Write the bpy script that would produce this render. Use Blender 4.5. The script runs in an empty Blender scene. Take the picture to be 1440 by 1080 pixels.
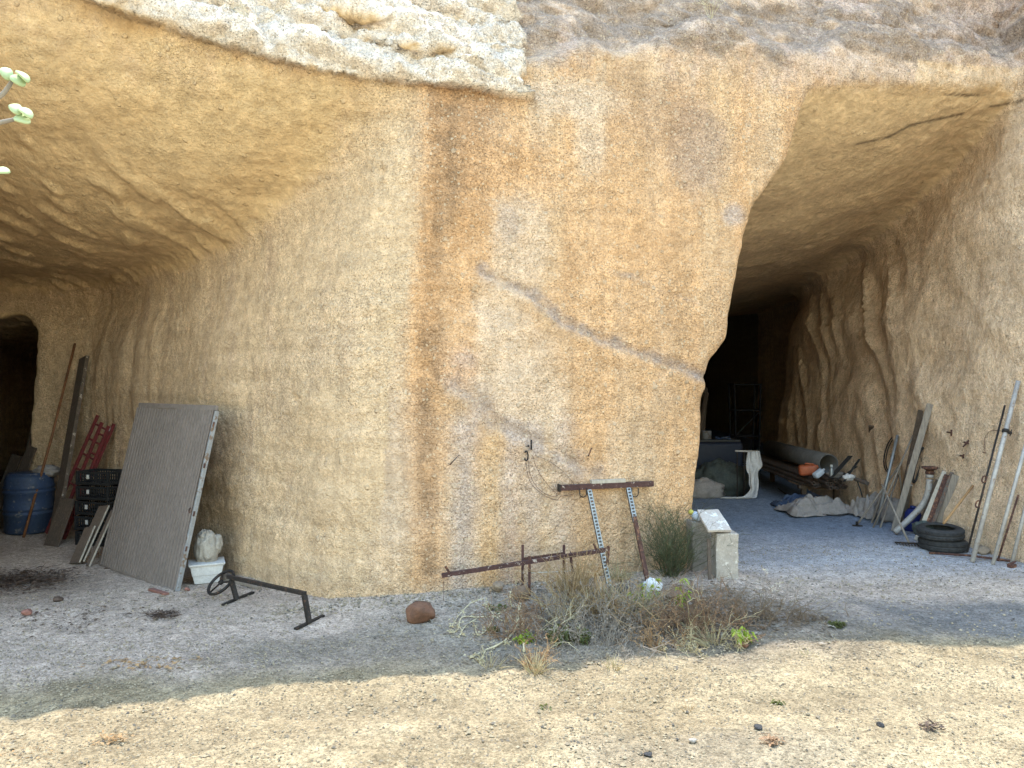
import bpy, math, random
import numpy as np
from mathutils import Vector, Matrix
from mathutils.bvhtree import BVHTree

random.seed(7)
RNG = np.random.default_rng(11)
scene = bpy.context.scene
COL = scene.collection

# ---------------------------------------------------------------- camera, sky, sun, exposure
CAM_Z = 2.1
FPX = 1060.0                                   # focal length in pixels of the 1440 px wide photograph
cam_data = bpy.data.cameras.new('camera')
cam_data.sensor_width = 36.0
cam_data.lens = 36.0 * FPX / 1440.0
cam_data.clip_start = 0.05
cam_data.clip_end = 2000.0
cam = bpy.data.objects.new('camera', cam_data)
COL.objects.link(cam)
cam.location = (0, 0, CAM_Z)
cam.rotation_euler = (math.radians(90), 0, 0)
scene.camera = cam

SUN_EL = 71.0
SUN_AZ = -14.0                                 # from behind the cliff, a little to the left
world = bpy.data.worlds.new('World')
scene.world = world
world.use_nodes = True
wn = world.node_tree
bg = wn.nodes['Background']
sky = wn.nodes.new('ShaderNodeTexSky')
sky.sky_type = 'NISHITA'
sky.sun_disc = False
sky.sun_elevation = math.radians(SUN_EL)
sky.sun_rotation = math.radians(SUN_AZ)
sky.dust_density = 0.6
sky.air_density = 2.6
sky.ozone_density = 2.0
wn.links.new(sky.outputs['Color'], bg.inputs['Color'])
bg.inputs['Strength'].default_value = 0.15

sl = bpy.data.lights.new('sun', 'SUN')
sl.energy = 2.0
sl.angle = math.radians(0.55)
sl.color = (1.0, 0.93, 0.80)
sun = bpy.data.objects.new('sun', sl)
COL.objects.link(sun)
_e, _a = math.radians(SUN_EL), math.radians(SUN_AZ)
to_sun = Vector((math.sin(_a) * math.cos(_e), math.cos(_a) * math.cos(_e), math.sin(_e)))
sun.rotation_euler = to_sun.to_track_quat('Z', 'Y').to_euler()
sun.location = (0, 0, 30)

vs = scene.view_settings
vs.view_transform = 'Standard'
vs.look = 'None'
vs.gamma = 1.0
vs.exposure = 2.25
vs.use_curve_mapping = False
scene.render.engine = 'CYCLES'
scene.cycles.max_bounces = 8
scene.cycles.diffuse_bounces = 4

# ---------------------------------------------------------------- noise
def vnoise(x, y, z, seed=0):
    """smooth value noise, -1..1"""
    x, y, z = np.broadcast_arrays(np.asarray(x, np.float32), np.asarray(y, np.float32), np.asarray(z, np.float32))
    xi, yi, zi = np.floor(x), np.floor(y), np.floor(z)
    fx, fy, fz = x - xi, y - yi, z - zi
    fx = fx * fx * (3 - 2 * fx); fy = fy * fy * (3 - 2 * fy); fz = fz * fz * (3 - 2 * fz)
    U = np.uint32
    A, B, D = U(374761393), U(668265263), U(2147483647)
    off = U((seed * 1274126177) & 0xFFFFFFFF)
    hx = (xi.astype(np.int32).view(U) if xi.ndim else np.atleast_1d(xi.astype(np.int32)).view(U)) * A
    hy = (yi.astype(np.int32).view(U) if yi.ndim else np.atleast_1d(yi.astype(np.int32)).view(U)) * B
    hz = (zi.astype(np.int32).view(U) if zi.ndim else np.atleast_1d(zi.astype(np.int32)).view(U)) * D + off
    def h(a, b, c):
        q = a + b + c
        q ^= q >> U(13); q *= U(1274126177); q ^= q >> U(16)
        return (q & U(0xFFFFFF)).astype(np.float32)
    r = None
    def lerp(a, b, t): return a + (b - a) * t
    hx1, hy1, hz1 = hx + A, hy + B, hz + D
    c0 = lerp(lerp(h(hx, hy, hz), h(hx1, hy, hz), fx), lerp(h(hx, hy1, hz), h(hx1, hy1, hz), fx), fy)
    c1 = lerp(lerp(h(hx, hy, hz1), h(hx1, hy, hz1), fx), lerp(h(hx, hy1, hz1), h(hx1, hy1, hz1), fx), fy)
    out = lerp(c0, c1, fz) * np.float32(2 / 0xFFFFFF) - 1
    return out if x.ndim else out[0]

def fbm(x, y, z, octaves=4, seed=0, gain=0.5):
    r = 0; a = 1.0; f = 1.0; t = 0
    for o in range(octaves):
        r = r + a * vnoise(x * f, y * f, z * f, seed + o * 17)
        t += a; a *= gain; f *= 2.03
    return r / t

def sstep(a, b, x):
    t = np.clip((x - a) / (b - a), 0, 1)
    return t * t * (3 - 2 * t)

def smin(a, b, k):
    h = np.clip(0.5 + 0.5 * (b - a) / k, 0, 1)
    return b * (1 - h) + a * h - k * h * (1 - h)

# ---------------------------------------------------------------- node helpers
def new_mat(name):
    m = bpy.data.materials.new(name)
    m.use_nodes = True
    nt = m.node_tree
    return m, nt, nt.nodes['Principled BSDF']

def N(nt, kind, **kw):
    n = nt.nodes.new(kind)
    for k, v in kw.items():
        if k.startswith('_'):
            setattr(n, k[1:], v)
        else:
            n.inputs[k.replace('_', ' ')].default_value = v
    return n

def L(nt, a, b):
    nt.links.new(a, b)

def math_n(nt, op, a, b=None, clamp=False):
    n = nt.nodes.new('ShaderNodeMath'); n.operation = op; n.use_clamp = clamp
    for i, v in enumerate((a, b)):
        if v is None: continue
        if isinstance(v, (int, float)): n.inputs[i].default_value = v
        else: L(nt, v, n.inputs[i])
    return n.outputs[0]

def mixc(nt, fac, a, b, mode='MIX'):
    n = nt.nodes.new('ShaderNodeMix'); n.data_type = 'RGBA'; n.blend_type = mode
    def put(sock, v):
        if isinstance(v, (int, float)): sock.default_value = v
        elif isinstance(v, (tuple, list)): sock.default_value = (*v[:3], 1)
        else: L(nt, v, sock)
    put(n.inputs[0], fac); put(n.inputs[6], a); put(n.inputs[7], b)
    return n.outputs[2]

def ramp(nt, fac, lo, hi, a=0.0, b=1.0):
    n = nt.nodes.new('ShaderNodeMapRange'); n.interpolation_type = 'SMOOTHSTEP'
    n.inputs['From Min'].default_value = lo; n.inputs['From Max'].default_value = hi
    n.inputs['To Min'].default_value = a; n.inputs['To Max'].default_value = b
    L(nt, fac, n.inputs['Value'])
    return n.outputs['Result']

def noise_tex(nt, vec, scale, detail=4, rough=0.55):
    n = nt.nodes.new('ShaderNodeTexNoise')
    n.inputs['Scale'].default_value = scale; n.inputs['Detail'].default_value = detail
    n.inputs['Roughness'].default_value = rough
    L(nt, vec, n.inputs['Vector'])
    return n.outputs['Fac']

def voro(nt, vec, scale, feature='F1'):
    n = nt.nodes.new('ShaderNodeTexVoronoi'); n.feature = feature
    n.inputs['Scale'].default_value = scale
    L(nt, vec, n.inputs['Vector'])
    return n

def bump(nt, bsdf, height, dist, strength=1.0, prev=None):
    b = nt.nodes.new('ShaderNodeBump')
    b.inputs['Distance'].default_value = dist; b.inputs['Strength'].default_value = strength
    L(nt, height, b.inputs['Height'])
    if prev is not None: L(nt, prev, b.inputs['Normal'])
    L(nt, b.outputs['Normal'], bsdf.inputs['Normal'])
    return b.outputs['Normal']

OBJ_TONE = 0.88                                     # all object colours scaled darker to balance the exposure
def weathered(name, col, col2=None, rough=0.7, metal=0.0, scale=14.0, spot=None, spot_amt=0.5, bmp=0.002, stretch=None, spec=0.3):
    """general worn surface: two tones blended by noise, optional spots (rust, dirt, bare wood)"""
    m, nt, b = new_mat(name)
    tc = nt.nodes.new('ShaderNodeTexCoord')
    vec = tc.outputs['Object']
    if stretch:
        mp = nt.nodes.new('ShaderNodeMapping'); mp.inputs['Scale'].default_value = stretch
        L(nt, vec, mp.inputs['Vector']); vec = mp.outputs['Vector']
    if col2 is None: col2 = tuple(c * 0.62 for c in col)
    col = tuple(c * OBJ_TONE for c in col); col2 = tuple(c * OBJ_TONE for c in col2)
    n1 = noise_tex(nt, vec, scale, 5, 0.6)
    c = mixc(nt, ramp(nt, n1, 0.32, 0.68), col, col2)
    n2 = noise_tex(nt, vec, scale * 5.3, 4, 0.7)
    c = mixc(nt, ramp(nt, n2, 0.3, 0.75, 0.0, 0.45), c, tuple(x * 0.55 for x in col2))
    if spot:
        n3 = noise_tex(nt, vec, scale * 1.7, 6, 0.65)
        c = mixc(nt, ramp(nt, n3, 0.62 - spot_amt * 0.3, 0.70 - spot_amt * 0.3), c, spot)
    L(nt, c, b.inputs['Base Color'])
    b.inputs['Metallic'].default_value = metal
    L(nt, ramp(nt, n2, 0.2, 0.8, max(0.05, rough - 0.15), min(1, rough + 0.15)), b.inputs['Roughness'])
    b.inputs['Specular IOR Level'].default_value = spec
    if bmp: bump(nt, b, n2, bmp)
    return m

# ---------------------------------------------------------------- object helpers
def tag(o, label=None, cat=None, group=None, kind=None):
    if label: o['label'] = label
    if cat: o['category'] = cat
    if group: o['group'] = group
    if kind: o['kind'] = kind
    return o

def empty(name, loc, label, cat, group=None, rotz=0.0):
    o = bpy.data.objects.new(name, None)
    COL.objects.link(o)
    o.empty_display_size = 0.1
    o.location = loc
    o.rotation_euler = (0, 0, rotz)
    return tag(o, label, cat, group)

def copy_tree(o, parent=None):
    c = o.copy(); COL.objects.link(c)
    if parent: c.parent = parent
    for ch in o.children: copy_tree(ch, c)
    return c

def mesh_np(name, verts, quads, smooth=True):
    me = bpy.data.meshes.new(name)
    verts = np.ascontiguousarray(verts, np.float32); quads = np.ascontiguousarray(quads, np.int32)
    k = quads.shape[1]
    me.vertices.add(len(verts)); me.vertices.foreach_set('co', verts.ravel())
    me.loops.add(quads.size); me.loops.foreach_set('vertex_index', quads.ravel())
    me.polygons.add(len(quads))
    me.polygons.foreach_set('loop_start', np.arange(0, quads.size, k, dtype=np.int32))
    me.update(calc_edges=True)
    me.polygons.foreach_set('use_smooth', np.full(len(quads), smooth))
    me.validate()
    return me

class MB:
    """collects shapes in world (or local) coordinates; build() links them as ONE mesh object"""
    def __init__(self): self.v = []; self.f = []; self.sm = []
    def add(self, vs, fs, smooth=False):
        o = len(self.v)
        self.v += [tuple(p) for p in vs]
        self.f += [tuple(i + o for i in f) for f in fs]
        self.sm += [smooth] * len(fs)
        return self
    def bar(self, p0, p1, w, h, side=None, w1=None, h1=None, jit=0.0):
        """box beam from p0 to p1; w across 'side', h across the other way"""
        p0 = Vector(p0); p1 = Vector(p1); d = (p1 - p0).normalized()
        if side is None: side = Vector((0, 0, 1)).cross(d)
        s = Vector(side); s = s - d * s.dot(d)
        if s.length < 1e-5: s = Vector((1, 0, 0)) - d * d.x
        s.normalize(); n = d.cross(s)
        w1 = w if w1 is None else w1; h1 = h if h1 is None else h1
        vs = []
        for p, a, b in ((p0, w, h), (p1, w1, h1)):
            for sx, sy in ((-1, -1), (1, -1), (1, 1), (-1, 1)):
                q = p + s * (a / 2 * sx) + n * (b / 2 * sy)
                if jit: q = q + Vector((random.uniform(-jit, jit), random.uniform(-jit, jit), random.uniform(-jit, jit)))
                vs.append(q)
        return self.add(vs, [(3, 2, 1, 0), (4, 5, 6, 7), (0, 1, 5, 4), (1, 2, 6, 5), (2, 3, 7, 6), (3, 0, 4, 7)])
    def box(self, c, size, rotz=0.0):
        cx, cy, cz = c; sx, sy, sz = (s / 2 for s in size)
        ca, sa = math.cos(rotz), math.sin(rotz)
        vs = []
        for z in (-sz, sz):
            for x, y in ((-sx, -sy), (sx, -sy), (sx, sy), (-sx, sy)):
                vs.append((cx + x * ca - y * sa, cy + x * sa + y * ca, cz + z))
        return self.add(vs, [(3, 2, 1, 0), (4, 5, 6, 7), (0, 1, 5, 4), (1, 2, 6, 5), (2, 3, 7, 6), (3, 0, 4, 7)])
    def tube(self, pts, r, n=8, caps=True, closed=False, smooth=True):
        pts = [Vector(p) for p in pts]; m = len(pts)
        rs = r if isinstance(r, (list, tuple)) else [r] * m
        vs = []; prev = None
        for i, p in enumerate(pts):
            a = pts[i - 1] if (i > 0 or closed) else p
            b = pts[(i + 1) % m] if (i < m - 1 or closed) else p
            d = (b - a).normalized()
            if prev is None:
                u = d.cross(Vector((0, 0, 1)))
                if u.length < 1e-4: u = d.cross(Vector((1, 0, 0)))
            else:
                u = prev - d * prev.dot(d)
                if u.length < 1e-4: u = d.cross(Vector((1, 0.3, 0)))
            u.normalize(); prev = u; w = d.cross(u)
            for k in range(n):
                t = 2 * math.pi * k / n
                vs.append(p + (u * math.cos(t) + w * math.sin(t)) * rs[i])
        fs = []
        for i in range(m if closed else m - 1):
            j = (i + 1) % m
            for k in range(n):
                k2 = (k + 1) % n
                fs.append((i * n + k, i * n + k2, j * n + k2, j * n + k))
        o = len(self.v); self.add(vs, fs, smooth)
        if caps and not closed:
            self.f.append(tuple(o + k for k in reversed(range(n)))); self.sm.append(False)
            self.f.append(tuple(o + (m - 1) * n + k for k in range(n))); self.sm.append(False)
        return self
    def lathe(self, c, prof, n=24, smooth=True, axis=None):
        """profile [(r, z)] turned about a vertical axis through c (or about 'axis')"""
        c = Vector(c); q = Vector((0, 0, 1)).rotation_difference(Vector(axis)) if axis is not None else None
        vs = []
        for r, z in prof:
            for k in range(n):
                t = 2 * math.pi * k / n
                p = Vector((r * math.cos(t), r * math.sin(t), z))
                vs.append(c + (q @ p if q else p))
        fs = []
        for i in range(len(prof) - 1):
            for k in range(n):
                k2 = (k + 1) % n
                fs.append((i * n + k, i * n + k2, (i + 1) * n + k2, (i + 1) * n + k))
        o = len(self.v); self.add(vs, fs, smooth)
        if prof[0][0] > 1e-4: self.f.append(tuple(o + k for k in reversed(range(n)))); self.sm.append(False)
        if prof[-1][0] > 1e-4: self.f.append(tuple(o + (len(prof) - 1) * n + k for k in range(n))); self.sm.append(False)
        return self
    def build(self, name, m, parent=None, bevel=0.0, local=False):
        me = bpy.data.meshes.new(name)
        off = Vector((0, 0, 0))
        if parent is not None and not local:
            q = parent
            while q is not None:
                off = off + Vector(q.location); q = q.parent
        me.from_pydata([tuple(Vector(p) - off) for p in self.v], [], self.f)
        me.polygons.foreach_set('use_smooth', self.sm)
        me.materials.append(m)
        me.update()
        o = bpy.data.objects.new(name, me); COL.objects.link(o)
        if parent is not None: o.parent = parent
        if bevel:
            bv = o.modifiers.new('bevel', 'BEVEL'); bv.width = bevel; bv.segments = 2; bv.limit_method = 'ANGLE'
        return o

def thing_mesh(name, mb, m, label, cat, base, group=None, bevel=0.0):
    """a thing that is one mesh, its origin at its base"""
    base = Vector(base)
    mb.v = [tuple(Vector(p) - base) for p in mb.v]
    o = mb.build(name, m, None, bevel); o.location = base
    return tag(o, label, cat, group)
# ---------------------------------------------------------------- the quarry rock: one volume with two caves cut into it
def pix(px, py, y):
    return Vector(((px - 720) / FPX * y, y, CAM_Z + (540 - py) / FPX * y))

def face_line(x):
    """foot of the quarried front, seen from above"""
    xr = 7.5 + 0.35 * x
    xl = 7.26 + 0.19 * (x + 0.7)
    k = sstep(-1.3, -0.1, x)
    return xl * (1 - k) + xr * k

PILLAR_Z = [-1, 0.0, 0.7, 1.32, 1.9, 2.35, 2.62, 2.89, 3.45, 4.1, 4.7, 5.46, 9]
PILLAR_X = [2.0, 2.0, 1.97, 2.06, 2.10, 2.17, 2.42, 2.45, 2.56, 2.73, 3.17, 3.45, 3.9]

def rock_field(X, Y, Z):
    """positive inside rock"""
    warp = 0.10 * vnoise(X * 0.9, Y * 0.9, Z * 0.9, 3) + 0.05 * vnoise(X * 2.1, Y * 2.1, Z * 2.1, 5)
    fl = face_line(X)
    # setback of the front with height: crust slope on the left, ledge and upper wall on the right
    left = 1 - sstep(-0.6, 0.1, X + 0.3 * vnoise(X * 0, Y * 0 + 3, Z * 1.6, 9) + 0.3 * vnoise(X * 0, Y * 1.5, Z * 4.5, 10))
    sx = np.maximum(-(X + 0.7), 0); zedge = 5.1 + 0.04 * sx + 0.045 * sx * sx
    up_l = np.maximum(Z - zedge, 0)
    strata = 0.26 * vnoise(X * 0.6 + 4, Y * 0, (Z + 0.24 * X) * 4.0, 21) + 0.14 * vnoise(X * 1.9, Y * 1.4, (Z + 0.24 * X) * 8.5, 22) + 0.05 * vnoise(X * 4.5, Y * 2, Z * 5, 23)
    set_l = 0.80 * up_l + strata * sstep(0.02, 0.3, up_l)
    set_l = np.maximum(set_l, 0.80 * up_l - 0.3)
    zr_ = Z - 0.15 * X + 0.2 * vnoise(X * 0.9, 0, 0, 31) + 0.1 * vnoise(X * 2.7, 0, 0, 32)
    up_r = 0.6 * sstep(5.5, 5.75, zr_) + 0.4 * sstep(5.85, 6.15, zr_)
    set_r = 0.55 * up_r + 0.02 * Z + 0.07 * sstep(5.3, 5.5, zr_) * vnoise(X * 2.2, Y * 0.5, zr_ * 5, 33)
    setb = set_l * left + set_r * (1 - left)
    f = Y - fl - setb + 0.5 * warp
    # top of the upper wall
    ztop = np.interp(X, [-2, -0.8, -0.2, 0.6, 1.5, 4, 8], [7.6, 7.6, 7.6, 7.9, 8.5, 11.0, 12.0]).astype(np.float32)
    f = smin(f, (ztop + 0.3 * vnoise(X * 1.1, 0, 0, 41) - Z) * 0.8, 0.25)
    # left cave
    w = -0.638 * (X + 1.52) - 0.77 * (Y - 7.05) + 0.05 * np.clip(Z, 0, 2.4) + 0.17 * np.maximum(Z - 2.4, 0)
    tl = Y - (7.26 + 0.19 * (X + 0.7))
    flute = sstep(1.5, 3.4, tl) * sstep(3.6, 2.6, Z) * 0.035 * vnoise(X * 3.2 - Y * 2.2, 0, Z * 0.35, 55)
    zc = 3.55 + 1.52 * np.exp(-np.clip(tl, -0.6, 20) / 1.2) + (0.04 * sx + 0.045 * sx * sx + 0.04) * np.exp(-np.maximum(tl, 0) / 1.3) + 0.22 * sstep(0.3, 3.0, w) * sstep(0, 1.5, tl)
    airl = smin(w + warp * 0.7 + flute, (zc - Z) + 0.5 * warp, 0.45)
    airl = smin(airl, (X + 4.75 + 0.72 * (Y - 6.2)) * 0.81 + warp, 0.3)
    backw = (10.9 + 0.05 * X) - Y + 0.35 * warp                       # back wall of the left cave
    airl = smin(airl, backw + 0.6 + 0.05 * Z, 0.4)
    cham = np.minimum(-7.3 - X + 0.06 * Z + 0.3 * warp, np.minimum(20.5 - Y, X + 12.3))
    cham = np.minimum(cham, Y - 9.0)
    cham = smin(cham, 3.12 - Z + 0.5 * warp, 0.35)
    airl = np.maximum(airl, cham)
    # right cave
    xl = np.interp(Z, PILLAR_Z, PILLAR_X).astype(np.float32)
    fr = 7.5 + 0.35 * X
    tr = Y - fr
    skew = Z * 0.62 - Y * 0.85                                       # long slanting pick-marks on the right wall
    gou = vnoise(0, skew * 1.75 + 0.9 * vnoise(Y * 0.7, Z * 0.5, 0, 66), 0.16 * (Z + Y), 61)
    gou2 = vnoise(3.3, skew * 2.0, 0.35 * (Z + Y), 62)
    gfade = sstep(8.6, 12.6, Y) * sstep(0.15, 1.5, 5.62 + 0.18 * (X - 3.42) - 1.9 * (1 - np.exp(-np.maximum(tr, 0) / 3.0)) - Z)
    gmod = 0.5 + 0.8 * sstep(-0.4, 0.5, vnoise(Y * 0.55, Z * 0.5, 7, 67))
    gou3 = vnoise(1.7, skew * 0.62 + 0.5 * vnoise(Y * 0.5, Z * 0.7, 2, 69), 0.3 * (Z + Y), 63)
    rid = ((1 - 2 * np.abs(gou) ** 0.8) * 0.13 + (1 - 2 * np.abs(gou3)) * 0.05 + gou2 * 0.05 + 0.05 * vnoise(Y * 1.3, Z * 1.3, 3, 68)) * gmod
    rwall = 5.75 + 0.42 * 0.8 * np.logaddexp(0, (Y - 17.6) / 0.8).astype(np.float32) + 0.15 * Z + 0.03 * (Y - 9) + 0.55 * 0.5 * np.logaddexp(0, (9.0 - Y) / 0.5).astype(np.float32) - rid * gfade + 0.6 * warp - X
    zr = 5.62 + 0.18 * (X - 3.42) - 1.9 * (1 - np.exp(-np.maximum(tr, 0) / 3.0)) + 0.6 * np.maximum(-tr, 0)
    airr = smin(rwall, zr - Z + 0.6 * warp, 0.5)
    airr = smin(airr, X - xl + 0.25 * sstep(0.5, 4, tr) + 0.35 * warp * 0.4, 0.12)
    airr = np.minimum(airr, 8.9 - X)
    f = np.maximum(f, smin(-rwall, Y - 7.3, 0.4))
    f = smin(f, -airl, 0.5)
    f = smin(f, -airr, 0.07)
    return f

def surface_nets(f, org, h):
    S = f > 0
    nx, ny, nz = f.shape
    cnt = np.zeros((nx - 1, ny - 1, nz - 1), np.uint8)
    for a in (0, 1):
        for b in (0, 1):
            for c in (0, 1):
                cnt += S[a:nx - 1 + a, b:ny - 1 + b, c:nz - 1 + c]
    act = (cnt > 0) & (cnt < 8)
    I, J, K = np.nonzero(act)
    idx = np.full(act.shape, -1, np.int32); idx[I, J, K] = np.arange(len(I), dtype=np.int32)
    acc = np.zeros((len(I), 3)); num = np.zeros(len(I))
    corners = [(a, b, c) for a in (0, 1) for b in (0, 1) for c in (0, 1)]
    for p in corners:
        for ax in range(3):
            if p[ax]: continue
            q = list(p); q[ax] = 1
            va = f[I + p[0], J + p[1], K + p[2]]; vb = f[I + q[0], J + q[1], K + q[2]]
            m = (va > 0) != (vb > 0)
            t = np.where(m, va / np.where(m, va - vb, 1), 0)
            for d in range(3):
                acc[:, d] += m * (p[d] + (t if d == ax else 0))
            num += m
    V = (np.stack([I, J, K], 1) + acc / num[:, None]) * h + np.array(org)
    Q = []
    def quads(A, B, ax):
        m = A != B
        if ax == 0: m[:, 0, :] = 0; m[:, :, 0] = 0; m[:, -1, :] = 0; m[:, :, -1] = 0
        if ax == 1: m[0, :, :] = 0; m[:, :, 0] = 0; m[-1, :, :] = 0; m[:, :, -1] = 0
        if ax == 2: m[0, :, :] = 0; m[:, 0, :] = 0; m[-1, :, :] = 0; m[:, -1, :] = 0
        i, j, k = np.nonzero(m)
        s = A[i, j, k]
        if ax == 0: q = np.stack([idx[i, j - 1, k - 1], idx[i, j, k - 1], idx[i, j, k], idx[i, j - 1, k]], 1)
        if ax == 1: q = np.stack([idx[i - 1, j, k - 1], idx[i - 1, j, k], idx[i, j, k], idx[i, j, k - 1]], 1)
        if ax == 2: q = np.stack([idx[i - 1, j - 1, k], idx[i, j - 1, k], idx[i, j, k], idx[i - 1, j, k]], 1)
        q[~s] = q[~s][:, ::-1]
        Q.append(q)
    quads(S[:-1], S[1:], 0); quads(S[:, :-1], S[:, 1:], 1); quads(S[:, :, :-1], S[:, :, 1:], 2)
    return V, np.concatenate(Q)

H = 0.08
ORG = (-13.4, 5.0, -0.5)
nx, ny, nz = int((9.4 + 13.4) / H), int((27.6 - 5.0) / H), int((11.9 + 0.5) / H)
fld = np.empty((nx, ny, nz), np.float32)
ys = (ORG[1] + H * np.arange(ny, dtype=np.float32))[None, :, None]
zs = (ORG[2] + H * np.arange(nz, dtype=np.float32))[None, None, :]
for i0 in range(0, nx, 32):
    xs = (ORG[0] + H * np.arange(i0, min(nx, i0 + 32), dtype=np.float32))[:, None, None]
    Xb, Yb, Zb = np.broadcast_arrays(xs, ys, zs)
    fld[i0:i0 + 32] = rock_field(Xb, Yb, Zb)
fld[:2] = -1; fld[-2:] = -1; fld[:, -2:] = -1; fld[:, :, -2:] = -1; fld[:, :, :1] = -1
V, Q = surface_nets(fld, ORG, H)
del fld
keep = ~((V[Q][:, :, 2].max(1) < -0.3))
Q = Q[keep]
base_me = mesh_np('rock_base', V, Q)
base_ob = bpy.data.objects.new('rock_base', base_me); COL.objects.link(base_ob)
ss = base_ob.modifiers.new('s', 'SUBSURF'); ss.levels = 1; ss.render_levels = 1
dg = bpy.context.evaluated_depsgraph_get()
fine = bpy.data.meshes.new_from_object(base_ob.evaluated_get(dg))
bpy.data.objects.remove(base_ob); bpy.data.meshes.remove(base_me)
nv = len(fine.vertices)
P = np.empty(nv * 3, np.float32); fine.vertices.foreach_get('co', P); P = P.reshape(-1, 3)
NO = np.empty(nv * 3, np.float32); fine.vertices.foreach_get('normal', NO); NO = NO.reshape(-1, 3)
NF = len(fine.polygons)
FQ = np.empty(NF * 4, np.int32); fine.loops.foreach_get('vertex_index', FQ); FQ = FQ.reshape(-1, 4)
bpy.data.meshes.remove(fine)
x, y, z = P[:, 0], P[:, 1], P[:, 2]

# regions
fl = face_line(x)
t = y - fl
is_crust = (x < 0.15 - 0.12 * (z - 5.2) + 0.12 * fbm(x * 4, y * 4, z * 4, 3, 98)) & (z > 5.0 + 0.04 * np.maximum(-x - .7, 0) + 0.045 * np.maximum(-x - .7, 0) ** 2) & ((NO[:, 2] > -0.45) | (z > 5.22 + 0.04 * np.maximum(-x - .7, 0) + 0.045 * np.maximum(-x - .7, 0) ** 2)) & (t > -0.6) & (t < 7)
wl = -0.638 * (x + 1.52) - 0.77 * (y - 7.05) + 0.05 * np.clip(z, 0, 2.4) + 0.17 * np.maximum(z - 2.4, 0)
left_side = (x < -0.4) & ~is_crust & ((wl > -0.25) | (x < -4))
is_ceil = (NO[:, 2] < -0.55) & (z > 2.2) & (t > 0.02)
right_side = (x > 1.9) & ((y - (7.5 + 0.35 * x) > 0.18) | (x > 5.0)) & (z < 5.6 + 0.1 * x)
ceil_l = sstep(-0.2, -0.75, NO[:, 2] + 0.25 * fbm(x * 2, y * 2, z * 2, 3, 99)) * (x < -0.2) * sstep(-0.2, 0.15, t) * (z < 6)
ceil_r = sstep(-0.3, -0.8, NO[:, 2]) * (x > 2) * sstep(0.0, 0.3, t) * (z < 6.5)

# displacement
d = (0.009 * fbm(x * 5, y * 5, z * 5, 3, 70) + 0.006 * vnoise(x * 17, y * 17, z * 17, 71)) * (1 + 0.8 * vnoise(x * .7, y * .7, z * .7, 72))
cm = is_crust.astype(np.float32)
rg = 1 - 2 * np.abs(fbm(x * 2.2, y * 2.2, (z + 0.25 * x) * 5.5, 3, 80))
rg2 = 1 - 2 * np.abs(fbm(x * 6.5, y * 6.5, (z + 0.25 * x) * 9, 3, 81))
d = d + cm * (0.07 * rg + 0.05 * rg2 + 0.11 * fbm(x * 5, y * 5, (z + 0.25 * x) * 8, 4, 83, 0.6) + 0.03 * vnoise(x * 15, y * 15, z * 15, 82))
upr = sstep(5.5, 5.9, z) * (1 - cm) * (t > -0.3) * (t < 1.5)
lz = z - 0.15 * x
ledge = sstep(5.25, 5.6, lz) * sstep(6.6, 6.1, lz)
d = d + upr * (0.02 + ledge * 0.04) * rg + upr * 0.025 * rg2 + upr * ledge * 0.05 * fbm(x * 5, y * 5, z * 8, 4, 84, .6)
d = d + right_side * (1 - ceil_r) * 0.035 * fbm(x * 3.5, y * 3.5, z * 2.5, 4, 86, .55)
hat = vnoise((x + z) * 0.9, (x - z) * 8.0, y * 2, 88) * sstep(0.0, 0.4, vnoise(x * .9, y * .9, z * .9, 89) + .15)
d = d + (1 - cm) * 0.010 * hat + (1 - cm) * left_side * 0.012 * vnoise(x * .8, y * .8, z * 7, 92)
d = d - (1 - cm) * 0.05 * sstep(0.78, 0.97, vnoise(x * 3.1, y * 3.1, z * 3.1, 93))
d = d + (1 - cm) * 0.022 * fbm(x * 2.2, y * 2.2, z * 1.6, 4, 85)
# pick marks on the left ceiling, stronger deep inside
pk = fbm((x + .5 * y) * 1.3, (y - 0.3 * x) * 5, z * 3, 3, 90)
pk2 = vnoise((x + .6 * y) * 2.2, (x - .6 * y) * 5.5, z * 2, 94)
d = d + ceil_l * ((0.010 + 0.006 * sstep(1.2, 2.4, t)) * pk + 0.05 * sstep(0.9, 1.8, t) * sstep(-2.4, -3.4, x) * sstep(.2, .45, pk2))
# wall left: vertical faint dressing marks near the back
d = d + left_side * (1 - ceil_l) * sstep(1.6, 3.5, t) * 0.009 * vnoise(x * 7 - y * 5, 0, z * 0.7, 91)
P = P + NO * d[:, None]
x, y, z = P[:, 0], P[:, 1], P[:, 2]

# ---- colour of the stone (stains have their own shape on the rock)
def fxz(px, py):
    r = (px - 720) / FPX
    yy = 7.5 / (1 - 0.35 * r) if px > 640 else (7.39 / (1 - 0.19 * r))
    return r * yy, CAM_Z + (540 - py) / FPX * yy

def poly_dist(pts, X, Z):
    best = np.full(len(X), 9.0, np.float32); tt = np.zeros(len(X), np.float32)
    pts = [fxz(*p) for p in pts]
    for i in range(len(pts) - 1):
        (ax, az), (bx, bz) = pts[i], pts[i + 1]
        dx, dz = bx - ax, bz - az
        u = np.clip(((X - ax) * dx + (Z - az) * dz) / (dx * dx + dz * dz), 0, 1)
        dd = np.hypot(X - ax - u * dx, Z - az - u * dz)
        m = dd < best
        best = np.where(m, dd, best); tt = np.where(m, (i + u) / (len(pts) - 1), tt)
    return best, tt

def blob(px, py, rx, ry, X, Z, soft=0.5, seed=0):
    cx, cz = fxz(px, py); s = 7.6 / FPX
    q = np.hypot((X - cx) / (rx * s), (Z - cz) / (ry * s)) + 0.28 * fbm(X * 2.6, Z * 2.6, 0, 3, 200 + seed)
    return sstep(1 + soft, 1 - soft, q)

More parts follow.
